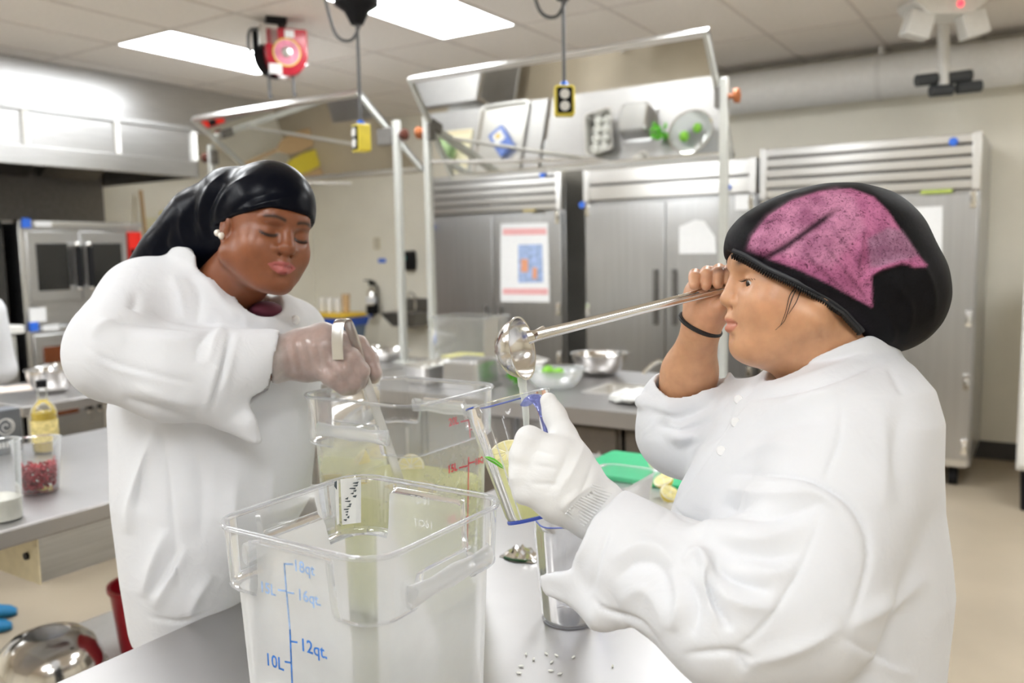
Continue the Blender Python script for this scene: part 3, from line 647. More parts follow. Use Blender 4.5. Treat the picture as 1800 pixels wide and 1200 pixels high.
part('rear_housing', disc(c-ax*.075-sd_*.06, .125, .024), 'black', rr, bevel=.006)
part('round_label', G().lathe([(.0,.062),(.075,.062),(.075,.066),(0,.067)], c, axis=tuple(ax), n=32), mat('label_pink', (.75,.25,.35), .4, var=.4, scale=14), rr)
part('label_ring', G().lathe([(.075,.061),(.083,.061),(.083,.065),(.075,.065)], c, axis=tuple(ax), n=32, cap0=False, cap1=False), mat('ring_yellow', (.85,.65,.15), .5), rr)
part('hub', G().lathe([(.03,.066),(.03,.075),(.01,.08)], c, axis=tuple(ax)), 'steel', rr)
for dx, dz_, w, h in ((-.07,-.10,.038,.03), (.02,.11,.028,.022)): part('white_label', G().obox(c+sd_*dx+Z1*dz_+ax*.062, sd_*w, Z1*h, ax*.002), 'paper', rr)
part('junction_box', G().obox(c-sd_*.10+Z1*.10+ax*.0, sd_*.055, Z1*.06, ax*.06), 'steel', rr, bevel=.006)
part('ceiling_bracket', G().obox(np.array([c[0], c[1], CEIL-.02])-sd_*.05, sd_*.06, Z1*.02, ax*.05).cyl(np.array([c[0], c[1], CEIL-.03])-sd_*.05, c-sd_*.05+Z1*.13, .02), 'black', rr)
part('supply_cable', G().tube(spline([c-sd_*.13+Z1*.14, c-sd_*.20+Z1*.13, c-sd_*.215+Z1*.04, c-sd_*.2-Z1*.02]), .010), 'cable_grey', rr)
for dx, h in ((-.105, .30), (.04, .26)): part('cord', G().tube([c+sd_*dx-Z1*.12, c+sd_*dx-Z1*(.12+h*.5), c+sd_*(dx+.012)-Z1*(.12+h*.42)], .009), 'cable_grey', rr)

def cord_drop(x, yb, d, reel_y, label, lab2, face):
    q = dep(x, yb, d); t = thing('outlet_box', lab2, 'outlet box', q, 'yellow outlet boxes on cords')
    f = np.array(face); f = f/np.linalg.norm(f); s = np.cross(Z1, f)
    pts = chamfer_rect(-.045, .045, -.065, .065, .012)
    part('housing', G().prism(pts, q-f*.032, s, Z1, f, .064), 'yellow_box', t, bevel=.004)
    part('face_plate', G().prism(chamfer_rect(-.034, .034, -.056, .056, .008), q+f*.032, s, Z1, f, .004), 'black', t)
    for k in (-1, 1): part('socket', G().lathe([(.021,.036),(.021,.041),(.0,.042)], q+Z1*.026*k, axis=tuple(f)), 'white_plastic', t)
    part('strain_relief', G().cyl(q+Z1*.065, q+Z1*.085, .022, .014), 'blue_magnet', t)
    rz = CEIL-.2; r = thing('cord_reel', label, 'cord reel', (q[0], q[1], CEIL), None)
    c = np.array([q[0], q[1], rz+.0])
    part('housing', G().lathe([(.03,-.16),(.06,-.10),(.105,-.07),(.115,.09),(.10,.12),(.04,.13)], c+(.0,0,.03), n=28), 'black', r)
    part('mount', G().cyl(c+(0,0,.12), (c[0], c[1], CEIL), .02), 'steel', r)
    part('drop_cord', G().cyl(c-(0,0,.12), q+Z1*.08, .0085, n=10), 'cable_grey', r)
    lo = [c+rt*.02+Z1*-.12, c-rt*.03-Z1*.20, c-rt*.10-Z1*.18, c-rt*.14-Z1*.05, c-rt*.17+Z1*.12]
    part('loop_cable', G().tube(spline(lo), .008), 'cable_grey', r)
    return t
cord_drop(635, 243, 4.1, 0, 'black cord reel on the ceiling beside the bright light panel', 'yellow outlet box turned sideways, hanging before the left mirror', rt*-.75 - fw*.5)
cord_drop(992, 178, 3.75, 0, 'black cord reel on the ceiling above the large mirror', 'yellow outlet box with two white sockets hanging before the large mirror', -fw)
# emergency light
p = onz(1655, 2, CEIL); em = thing('emergency_light', 'white twin-head emergency light with a red indicator on the ceiling', 'emergency light', p)
D = project(p)[2]; k_ = D/F_PX
part('body', G().loft([[p+rt*a*w+fw*b*.12+Z1*z for a, b in ((-1,-1),(1,-1),(1,1),(-1,1))] for w, z in ((62*k_, 0), (62*k_, -.03), (38*k_, -.10))]), 'duct_white', em, bevel=.005)
part('indicator', G().ball(p+rt*15*k_-fw*.12-Z1*.05, .018), 'red_led', em)
for s_ in (-1, 1):
    h = p+rt*s_*48*k_-Z1*.15-fw*.05
    part('lamp_head', G().obox(h, rt*.07+Z1*.02*s_, Z1*.07-rt*.02*s_, fw*.05), 'white_plastic', em, bevel=.008)
    part('lamp_arm', G().cyl(h, p+rt*s_*30*k_-Z1*.08, .015), 'white_plastic', em)
# white stem with four dark rollers below the duct line
p = onz(1655, 78, CEIL); p[1] = min(p[1], 6.25); p = ony(1657, 75, 6.2); D = project(p)[2]; k_ = D/F_PX
rl = thing('sensor_bracket', 'white ceiling stem carrying four dark cylinders before the duct', 'bracket', (p[0], p[1], CEIL))
part('stem', G().cyl((p[0], p[1], CEIL), dep(1658, 150, D), .035), 'white_plastic', rl)
part('crossbar', G().cyl(dep(1612, 128, D), dep(1705, 122, D), .02), 'white_plastic', rl)
for x0, x1, y0_, y1_ in ((1611,1646,142,138), (1664,1706,138,132), (1636,1673,160,157), (1683,1723,155,151)):
    a, b = dep(x0, y0_, D), dep(x1, y1_, D); part('cylinder', G().cyl(a, b, .038), mat('dark_grey', (.05,.055,.06), .5), rl)

# ================================================================== prep table on the left and its things
LZ = .88
lt = bench('prep_table', -3.25, -2.235, -.3, 2.45, LZ, 'stainless prep table with a beige drawer, holding the oil bottle and berries', th=.05, shelf=False)
q = onx(72, 1025, -2.28); dy0 = q[1]
dr_ = part('drawer', G().bx(-2.28, -2.9, dy0, dy0+.55, q[2], LZ-.055), 'steel_h', lt, bevel=.003)
part('drawer_end', G().bx(-2.275, -2.9, dy0-.004, dy0, q[2]-.002, LZ-.055), 'drawer_beige', dr_)
part('drawer_bolt', G().cyl((-2.33, dy0-.003, q[2]+.07), (-2.33, dy0-.012, q[2]+.07), .01), 'black', dr_)
for yy in (dy0+.5,): part('caster', G().cyl((-2.5, yy, q[2]-.03), (-2.46, yy, q[2]-.03), .03), 'black_rubber', lt)
def on_lt(x, y): r = onz(x, y, LZ); return np.array([r[0], r[1], LZ])
# oil bottle
p = on_lt(82, 794); ob = thing('oil_bottle', 'clear glass bottle of yellow oil with a black cap', 'bottle', p)
k_ = project(p)[2]/F_PX; hB = 128*k_; rB = 21*k_
part('glass', G().lathe([(rB*.9,0),(rB,.008),(rB,hB*.55),(rB*.85,hB*.63),(rB*.4,hB*.72),(rB*.36,hB*.93)], p, n=28, cap1=False), 'clear_glass', ob)
part('oil', G().lathe([(rB*.86,.006),(rB*.95,.012),(rB*.95,hB*.56),(0.001,hB*.56)], p, n=28), mat('oil', (.72,.52,.03), .1), ob)
part('cap', G().lathe([(rB*.42,hB*.9),(rB*.42,hB*.99),(rB*.3,hB)], p, n=20), 'black', ob)
part('bottle_label', G().lathe([(rB*1.02,hB*.16),(rB*1.02,hB*.46)], p, n=28, cap0=False, cap1=False), mat('label_cream', (.75,.62,.25), .6, var=.3, scale=60), ob)
# berries in a clear deli cup
p = on_lt(70, 862); cu = thing('deli_cup', 'clear plastic deli cup holding dried red berries', 'cup', p)
k_ = project(p)[2]/F_PX; h = 92*k_; r0, r1 = 31*k_, 39*k_
part('cup_wall', G().lathe([(0.001,.002),(r0,.002),(r0*1.01,.01),(r1,h-.004)], p, n=36, cap1=False), 'clear_plastic', cu); part('cup_rim', G().lathe([(r1,h-.004),(r1+.004,h-.002),(r1+.003,h+.001),(r1-.002,h)], p, n=36, cap0=False, cap1=False), 'clear_glass', cu)
g = G()
for k in range(420):
    z = random.uniform(.013, h*.53); rr_ = (r0+(r1-r0)*z/h-.0115)*math.sqrt(random.random()); a = random.uniform(0, 6.283); s = random.uniform(.0045, .0065)
    q = p+np.array([rr_*math.cos(a), rr_*math.sin(a), z]); x_, y_, z_ = frame_from(np.random.randn(3))
    g.add([q+x_*s, q-x_*s, q+y_*s, q-y_*s, q+z_*s*1.5, q-z_*s*1.5], [(0,2,4),(2,1,4),(1,3,4),(3,0,4),(2,0,5),(1,2,5),(3,1,5),(0,3,5)])
single('dried_berries', g, mat('berry', (.36,.025,.035), .8, var=.4, scale=80), 'heap of dried red berries in the clear deli cup', 'berries', kind='stuff', smooth=80)
# clear jar with white contents, half out of the picture
p = on_lt(8, 912); jr = thing('deli_cup', 'clear deli cup with white contents beside the berries', 'cup', p)
h = 125*k_; r1 = 30*k_
part('cup_wall', G().lathe([(0.001,.002),(r1*.85,.002),(r1,h-.004)], p, n=32, cap1=False), 'clear_plastic', jr); part('cup_rim', G().lathe([(r1,h-.004),(r1+.004,h-.002),(r1+.003,h+.001),(r1-.002,h)], p, n=32, cap0=False, cap1=False), 'clear_glass', jr)
part('contents', G().lathe([(0.001,.004),(r1*.83,.004),(r1*.86,h*.28),(r1*.4,h*.33),(0.001,h*.34)], p, n=24), mat('cream_white', (.80,.78,.70), .7, bump=.5, bscale=60), jr)
# grey carton with a round emblem
p = on_lt(14, 830); p[0] -= .12; p[1] += .05
bx_ = thing('grey_carton', 'dark grey carton with a round pale emblem', 'carton', p)
cA = onz(18, 790, LZ); cA[2] = LZ
w, dpt, hgt = .14, .09, .16
cc = np.array([-3.125, cA[1]-.03, LZ])
part('box', G().bx(cc[0]-dpt, cc[0]+.0, cc[1]-w, cc[1]+.045, LZ, LZ+hgt), 'grey_box', bx_, bevel=.003)
e = np.array([cc[0]+.0005, cc[1]-.01, LZ+hgt*.62])
part('emblem_ring', G().lathe([(.026,0),(.030,0),(.030,.001),(.026,.001)], e, axis=(1,0,0), n=28, cap0=False, cap1=False), 'paper', bx_)
part('emblem_spiral', G().tube([e+np.array([.001, r_*math.cos(a), r_*math.sin(a)]) for a, r_ in ((t, .005+.0024*t) for t in np.linspace(0, 7.5, 40))], .0016, n=6), 'paper', bx_)
for k in range(5): part('emblem_bar', G().bx(e[0], e[0]+.001, e[1]-.03+.013*k, e[1]-.022+.013*k, LZ+.025, LZ+.045), 'paper', bx_)
# steel bowl and papers on the bench before the ovens
rb = bench('prep_table', -4.85, -4.02, 2.02, 3.15, .89, 'stainless table in front of the ovens carrying the steel bowls', th=.05)
p = onz(95, 690, .89); bowl('mixing_bowl', (p[0]-.02, p[1], .89), 36*project(p)[2]/F_PX*1.1, .125, 'bowl_steel', 'polished mixing bowl on the table in front of the ovens')
p2 = p+np.array([-.33, .25, 0]); bowl('mixing_bowl', (p2[0], p2[1], .89), .13, .10, 'bowl_steel', 'smaller polished bowl tucked behind the other bowl before the ovens')
p = onz(45, 690, .89)-np.array([.28,.02,0]); pp = thing('recipe_sheets', 'loose printed recipe sheets on the table in front of the ovens', 'papers', p)
for k, (dx, dy, a) in enumerate(((.05,-.05,.2),(.08,.02,-.3))):
    ex, ey = np.array([math.cos(a), math.sin(a), 0]), np.array([-math.sin(a), math.cos(a), 0]); part('sheet', G().obox(p+(dx, dy, .001+.0015*k), ex*.11, ey*.14, Z1*.0006), ('paper', mat('paper_pink', (.8,.68,.6), .8))[k], pp)
# floor: red bucket, white low trolley, upturned bowl
p = onz(262, 1138, .201); bk = thing('red_bucket', 'red plastic bucket standing on the white shelf under the prep table', 'bucket', p)
rB, hB = .115, .24
part('shell', G().lathe([(.001,.004),(rB*.78,.0),(rB*.8,.01),(rB,hB),(rB*.96,hB),(rB*.76,.015),(.001,.015)], p, n=36), 'red_plastic', bk)
part('rim', G().lathe([(rB,hB-.015),(rB*1.06,hB-.012),(rB*1.06,hB+.003),(rB*.96,hB)], p, n=36, cap0=False, cap1=False), 'red_plastic', bk)
part('bail_handle', G().tube([p+np.array([rB*1.05*math.cos(t), rB*.25*math.sin(t)-rB*.6, hB-.02-.09*math.sin(t)]) for t in np.linspace(0, math.pi, 16)], .004, n=8), 'steel', bk)
SHZ = .20
part('undershelf', G().bx(-3.05, -2.26, -.25, 2.4, SHZ-.03, SHZ), 'white_plastic', lt, bevel=.004)
p = onz(97, 1190, SHZ)
ub = thing('upturned_bowl', 'polished steel bowl upside down on the white shelf under the prep table', 'bowl', (p[0], p[1], SHZ))
r = 90*project(p)[2]/F_PX
part('shell', G().lathe([(r*.99, .004), (r*.96, .05), (r*.84, .10), (r*.62, .135), (r*.42, .147), (r*.40, .143), (0.001, .143)], (p[0]-.03, p[1], SHZ+.001), n=48, cap0=False), 'bowl_steel', ub)
part('rim', G().lathe([(r*.99, .0), (r*1.04, .001), (r*1.04, .008), (r*.98, .010)], (p[0]-.03, p[1], SHZ+.001), n=48, cap0=False, cap1=False), 'chrome', ub)

# ================================================================== main table and the lemonade
TZ = .86
mt = bench('main_table', -1.385, -.44, .12, 2.58, TZ, 'brushed stainless work table carrying the lemonade containers', th=.05)
SX = np.array([1.,0,0])
def camsquare(name, label, x0, x1, y0, y1, zr, m, flush_front, handle_axis, body_m, ledge_d=.085, taper=.016):
    """square food container: rolled rim, wider band at the top that drops at the corners, bar handles on two sides"""
    cx, cy, hx, hy = (x0+x1)/2, (y0+y1)/2, (x1-x0)/2, (y1-y0)/2
    t = thing(name, label, 'container', (cx, cy, TZ))
    H = zr - TZ; n = 60; per = []
    # perimeter samples on a rounded square: (unit square pos, side id, fraction along side)
    def outline(hx, hy, r, npts=44):
        pts = []
        for sx, sy, a0 in ((1,-1,-90), (1,1,0), (-1,1,90), (-1,-1,180)):
            for k in range(9):
                a = math.radians(a0+90*k/8); pts.append((sx*(hx-r)+r*math.cos(a), sy*(hy-r)+r*math.sin(a)))
            nxt = {(1,-1):(0,1,'E'), (1,1):(-1,0,'N'), (-1,1):(0,-1,'W'), (-1,-1):(1,0,'S')}[(sx, sy)]
            L = 2*((hy if nxt[0] == 0 else hx)-r)
            x_, y_ = pts[-1]
            for k in range(1, npts): pts.append((x_+nxt[0]*L*k/npts, y_+nxt[1]*L*k/npts))
        return pts
    r = .035; b = .011
    def ledge(i, per):
        k = i % (9+43)
        if k <= 8: return ledge_d
        s = (k-8)/44.0; side = 'ENWS'[i // (9+43)]
        e = min(s, 1-s)
        if side in flush_front: return ledge_d if e < .13 else (.012 if e > .16 else ledge_d+(.012-ledge_d)*(e-.13)/.03)
        if side in handle_axis: return ledge_d if e < .16 else (.042 if e > .22 else ledge_d+(.042-ledge_d)*(e-.16)/.06)
        return ledge_d
    base = outline(hx-b, hy-b, r); N_ = len(base)
    def row(offs, zf, tp):
        out = []
        for i in range(N_):
            x_, y_ = base[i]; l = math.hypot(x_, y_); z = zf(i)
            tpz = 1 - taper*(1-(z/H))/hx
            ox = offs
            # outward normal of the rounded square
            nx_ = np.clip((abs(x_)-(hx-b-r))/r, 0, 1)*np.sign(x_); ny_ = np.clip((abs(y_)-(hy-b-r))/r, 0, 1)*np.sign(y_)
            ln = math.hypot(nx_, ny_) or 1
            out.append((cx+(x_+nx_/ln*ox)*tpz, cy+(y_+ny_/ln*ox)*tpz, TZ+z))
        return out
    lz = [H-ledge(i, base) for i in range(N_)]
    wall = G().loft([row(-.012, lambda i: .001, 1), row(-.002, lambda i: .006, 1), row(0, lambda i: .018, 1), row(0, lambda i: H*.35, 1), row(0, lambda i: lz[i]-.006, 1)], True, False)
    part('body', wall, body_m, t, smooth=50)
    part('upper_band', G().loft([row(0, lambda i: lz[i]-.006, 1), row(b*.7, lambda i: lz[i]-.003, 1), row(b, lambda i: lz[i]+.003, 1), row(b, lambda i: H-.004, 1)], False, False), m, t, smooth=50)
    part('ledge_line', G().loft([row(b+.0006, lambda i: lz[i]+.0045, 1), row(b+.001, lambda i: lz[i]+.0015, 1), row(b*.6, lambda i: lz[i]-.0035, 1), row(-.0005, lambda i: lz[i]-.006, 1), row(-.0005, lambda i: lz[i]-.003, 1)], False, False), 'rim_plastic', t, smooth=60)
    part('rim', G().loft([row(b-.001, lambda i: H-.006, 1), row(b+.003, lambda i: H-.005, 1), row(b+.005, lambda i: H-.001, 1), row(b+.003, lambda i: H+.0015, 1), row(b-.0015, lambda i: H+.001, 1), row(b-.003, lambda i: H-.004, 1)], False, False), 'rim_plastic', t, smooth=60)
    for side in handle_axis:
        d = {'E': (1,0), 'W': (-1,0), 'N': (0,1), 'S': (0,-1)}[side]; dd = np.array([d[0], d[1], 0.]); s = np.cross(Z1, dd)
        o = np.array([cx, cy, zr-.062]) + dd*((hx if d[0] else hy)-.004); w = (hy if d[0] else hx)*.60
        part('bar_handle', G().loft([[o+s*q*w+dd*(.0075+.0085*math.cos(a))*k+Z1*(.013+.002*math.cos(q*6))*math.sin(a) for a in np.linspace(0, 6.283, 14, endpoint=False)] for q, k in ((-1,.3),(-.97,.9),(-.9,1),(-.5,1),(0,1),(.5,1),(.9,1),(.97,.9),(1,.3))]), 'bar_plastic', t, smooth=60)
    return t
clear('rim_plastic', (.95,.955,.97), .06, .09, (.93,.94,.97), edge=.38)
clear('bar_plastic', (.97,.975,.98), .12, .22, (.97,.97,.97), edge=.25)
clear('band_plastic', (.965,.97,.975), .05, .05, edge=.25)
clear('frosted', (.96,.965,.965), .15, .20, (.95,.96,.96), grain=.14, gscale=9, edge=.25)
clear('wet_plastic', (.95,.96,.955), .08, .13, (.88,.89,.86), grain=.14, gscale=60, edge=.25)
fc_ = camsquare('square_container', 'empty frosted square container with blue quart markings', -.92, -.63, .685, .967, 1.22, 'band_plastic', 'SN', 'EW', 'frosted')
bc_ = camsquare('square_container', 'square container of cloudy lemonade with red litre markings', -1.243, -.95, 1.145, 1.432, 1.294, 'band_plastic', '', 'SN', 'wet_plastic', ledge_d=.095)
mat('ink_blue', (.02,.16,.55), .6, var=.3, scale=120); mat('ink_blue_pale', (.28,.42,.68), .6, var=.3, scale=120); mat('ink_red', (.62,.03,.06), .6, var=.2, scale=100); mat('ink_white', (.85,.86,.84), .6); mat('ink_smear', (.08,.10,.11), .7, var=.3)
def s_front(x, y): return ony(x, y, .685+.0045)
def marks(par, fn, ex, m, segs, w):
    for (xa, ya_, xb, yb_), mm in segs:
        a, b = fn(xa, ya_), fn(xb, yb_); d = (b-a)/np.linalg.norm(b-a); nrm = np.cross(ex, Z1); s = np.cross(d, nrm)
        part('scale_mark', G().obox((a+b)/2+nrm*.0012, d*np.linalg.norm(b-a)/2, s*w, nrm*.0003), mm, par, smooth=0)
marks(fc_, s_front, X1, 'ink_blue', [((501,990,505,1042),'ink_blue_pale'), ((505,1042,511,1105),'ink_blue_pale'), ((511,1105,516,1230),'ink_blue'), ((501,990,516,991),'ink_blue_pale'), ((490,1036,505,1038),'ink_blue_pale'), ((505,1040,518,1042),'ink_blue_pale'), ((512,1126,524,1128),'ink_blue'), ((502,1162,514,1164),'ink_blue')], .0011)
for s, x, y, sz, m in (('18qt', 517, 1001, .020, 'ink_blue_pale'), ('16qt.', 524, 1052, .020, 'ink_blue_pale'), ('15L', 458, 1038, .020, 'ink_blue_pale'), ('12qt.', 529, 1141, .023, 'ink_blue'), ('10L', 468, 1166, .023, 'ink_blue')):
    q = s_front(x, y); text_part('scale_number', s, sz, q-Y1*.001, X1, Z1, m, fc_, bold=.0004)
q = lambda x, y: ony(x, y, .955)
for s, x, y in (('18QT', 757, 888), ('16QT', 762, 930), ('15L', 805, 935), ('5L', 800, 1150)):
    k = q(x, y); text_part('moulded_number', s, .016, k, -X1, Z1, 'ink_white', fc_)
# old label remains in the far corner of the front container
lb_ = lambda x, y: onx(x, y, -.9075)
for nm, qd, m in (('label_remains', ((598,842),(634,838),(634,918),(601,922)), 'ink_white'), ('label_remains', ((588,846),(594,844),(596,920),(592,922)), 'ink_white'), *[('ink_smear', [(x_+random.uniform(-1,1), y_), (x_+w_, y_-random.uniform(0,3)), (x_+w_*random.uniform(.6,1), y_+h_), (x_-random.uniform(0,2), y_+h_*random.uniform(.5,1))], 'ink_smear') for x_, y_, w_, h_ in [(588,846,3,14)]+[(random.uniform(602,622), 848+4.6*i_, random.uniform(3,10), random.uniform(1.2,3.5)) for i_ in range(15)]]):
    k = [lb_(x, y)+X1*(.0012 if nm == 'ink_smear' else .0004) for x, y in qd]; part(nm, G().loft([k, [v_+X1*.0004 for v_ in k]]), m, fc_, smooth=0)
s_right = lambda x, y: onx(x, y, -.95-.0105)
marks(bc_, s_right, Y1, 'ink_red', [((823,738,826,770),'ink_red'), ((823,803,820,1000),'ink_red'), ((809,741,823,738),'ink_red'), ((826,755,834,753),'ink_red'), ((806,822,821,818),'ink_red'), ((822,814,834,811),'ink_red'), ((805,912,820,908),'ink_red')], .0013)
for s, x, y, sz in (('20L', 788, 749, .021), ('15L', 786, 832, .021), ('10L', 785, 922, .021), ('16QT', 834, 817, .017)):
    k = s_right(x, y); text_part('scale_number', s, sz, k+X1*.001, Y1, Z1, 'ink_red', bc_, bold=.0008)
# lemonade in the rear container
m, nt, b = nodes_of('lemonade')
b.inputs['Base Color'].default_value = (.95,.96,.50,1); b.inputs['Roughness'].default_value = .12
tl = N(nt, 'ShaderNodeBsdfTranslucent'); tl.inputs[0].default_value = (.98,.98,.60,1); tr = N(nt, 'ShaderNodeBsdfTransparent'); tr.inputs[0].default_value = (.97,.97,.80,1)
ma = N(nt, 'ShaderNodeMixShader'); ma.inputs[0].default_value = .45; mb = N(nt, 'ShaderNodeMixShader'); mb.inputs[0].default_value = .16; out = nt.nodes['Material Output']
nt.links.new(b.outputs[0], ma.inputs[1]); nt.links.new(tl.outputs[0], ma.inputs[2]); nt.links.new(ma.outputs[0], mb.inputs[1]); nt.links.new(tr.outputs[0], mb.inputs[2]); nt.links.new(mb.outputs[0], out.inputs[0])
lx, ly, LL = -1.0965, 1.2885, .245
def ring_l(w, z, r=.03): return [(lx+a, ly+b_, TZ+z) for a, b_ in chamfer_rect(-w, w, -w, w, r)]
single('lemonade', G().loft([ring_l(.100,.009,.045), ring_l(.110,.022,.045), ring_l(.1225,LL-.003,.045), ring_l(.1205,LL,.044)]), 'lemonade', 'cloudy yellow lemonade filling the rear square container', 'lemonade')
mat('lemon_rind', (.85,.66,.06), .4, bump=.3, bscale=120); mat('lemon_flesh', (.88,.80,.36), .3, var=.12, scale=60); mat('pith', (.90,.87,.70), .6)
def lemon_half(c, nrm, r, label, group=None):
    c = np.asarray(c, float); t = thing('lemon_half', label, 'lemon', c, group); nrm = np.asarray(nrm, float)/np.linalg.norm(nrm)
    part('rind', G().lathe([(.001,-r*1.15),(r*.15,-r*1.12),(r*.45,-r*.9),(r*.8,-r*.5),(r*.97,-r*.15),(r,0),(r*.93,.0005)], c, axis=tuple(nrm), n=24, cap1=False), 'lemon_rind', t)
    part('pith', G().lathe([(r*.99,.0),(r*.9,.0012),(.001,.0012)], c, axis=tuple(nrm), n=24), 'pith', t)
    x_, y_, z_ = frame_from(nrm)
    for k in range(9):
        a0, a1 = 2*math.pi*(k+.07)/9, 2*math.pi*(k+.93)/9
        pts = [(.12*r*math.cos((a0+a1)/2), .12*r*math.sin((a0+a1)/2))] + [(.84*r*math.cos(a), .84*r*math.sin(a)) for a in np.linspace(a0, a1, 5)]
        part('segment', G().prism(pts, c+z_*.001, x_, y_, z_, .0018), 'lemon_flesh', t, smooth=0)
    return t
surf = TZ+LL
for x, y, dx, tilt, r, lb in ((722,820,0,(.5,-.6,.6),.030,'lemon half floating at the corner by the container ledge'), (612,838,0,(.1,.2,1),.031,'lemon half floating flat in the lemonade'), (700,850,0,(-.3,.2,1),.028,'lemon half floating face up beside the ladle'), (800,862,0,(.3,.3,1),.029,'lemon half floating under the red scale')):
    q_ = onz(x, y, surf+.004); q_[0] = np.clip(q_[0], lx-.085, lx+.085); q_[1] = np.clip(q_[1], ly-.085, ly+.085)
    lemon_half(q_, tilt, r, lb)
# green board, clear bin, lemons at the end of the table
a = onz(1077, 791, TZ+.015); gb = thing('cutting_board', 'bright green plastic cutting board at the end of the table', 'board', (a[0]+.2, a[1]-.15, TZ))
part('slab', G().loft([[(x_, y_, TZ+z) for x_, y_ in chamfer_rect(a[0], a[0]+.46, a[1]-.31, a[1], .015)] for z in (.0005, .0155)]), 'board_green', gb, bevel=.002)
part('grip_slot', G().loft([[(x_, y_, TZ+z) for x_, y_ in chamfer_rect(a[0]+.16, a[0]+.30, a[1]-.035, a[1]-.015, .008)] for z in (.0152, .0158)]), 'board_green', gb)
z_r = TZ+.15; cA, cB, cC = onz(1052, 819, z_r), onz(1168, 826, z_r), onz(1140, 872, z_r)
bxc = (min(cA[0], cB[0])+max(cA[0], cB[0]))/2; byc = (cC[1]+cB[1])/2
hotel_pan('clear_bin', (bxc, byc, TZ+.0165), abs(cB[0]-cA[0])/2, abs(cB[1]-cC[1])/2, .135, 0, 'clear_plastic', 'small clear bin standing in front of the green cutting board', 'bin')
for x, y, nv, r, lb in ((1153,811,(.3,-.9,.5),.024,'cut lemon half on the green board behind the clear bin'), (1166,842,(-.2,-.5,.9),.03,'lemon half lying beside the clear bin'), (1178,866,(.5,-.3,.9),.028,'lemon half touching the white jacket front')):
    q_ = onz(x, y, TZ+.05); q_[2] = TZ+.05; lemon_half(q_, nv, r, lb)
# crumpled foil
q_ = onz(918, 978, TZ); fo = thing('foil_scrap', 'crumpled silver foil scrap with a dark herb beside the pitcher', 'foil', q_)
g = G(); n = 12; vs = []
for i in range(n):
    for j in range(n):
        a_, b_ = i/(n-1)*2-1, j/(n-1)*2-1; vs.append((q_[0]+a_*.045, q_[1]+b_*.03, TZ+.002+max(0, (1-a_*a_)*(1-b_*b_))*.022*random.uniform(.3, 1.3)))
part('foil', g.add(vs, [(i*n+j, i*n+j+1, (i+1)*n+j+1, (i+1)*n+j) for i in range(n-1) for j in range(n-1)]), 'chrome', fo, smooth=5)
part('herb', G().tube(spline([q_+(-.03,-.03,.003), q_+(0,-.036,.004), q_+(.04,-.02,.003)]), .003), mat('herb_dark', (.02,.09,.03), .6), fo)
# seeds and peel bits on the table
for k, (x, y) in enumerate(((925,1151), (960,1150), (978,1153), (970,1165), (1008,1156), (968,1180), (984,1186), (938,1160), (912,1184), (1077,1172), (916,1172))):
    q_ = onz(x, y, TZ); a_ = random.uniform(0, 3); ex = np.array([math.cos(a_), math.sin(a_), 0]); ey = np.cross(Z1, ex)
    o = thing('lemon_seed', 'pale lemon seed lying on the steel table', 'seed', (q_[0], q_[1], TZ), 'lemon seeds on the table')
    part('husk', G().loft([[q_+ex*t_*.005+(ey*math.cos(b_)+Z1*math.sin(b_))*.0019*math.sqrt(max(.04, 1-t_*t_))+Z1*.002 for b_ in np.linspace(0, 6.283, 8, endpoint=False)] for t_ in (-1,-.6,0,.6,1)]), mat('seed', (.88,.88,.82), .5), o)

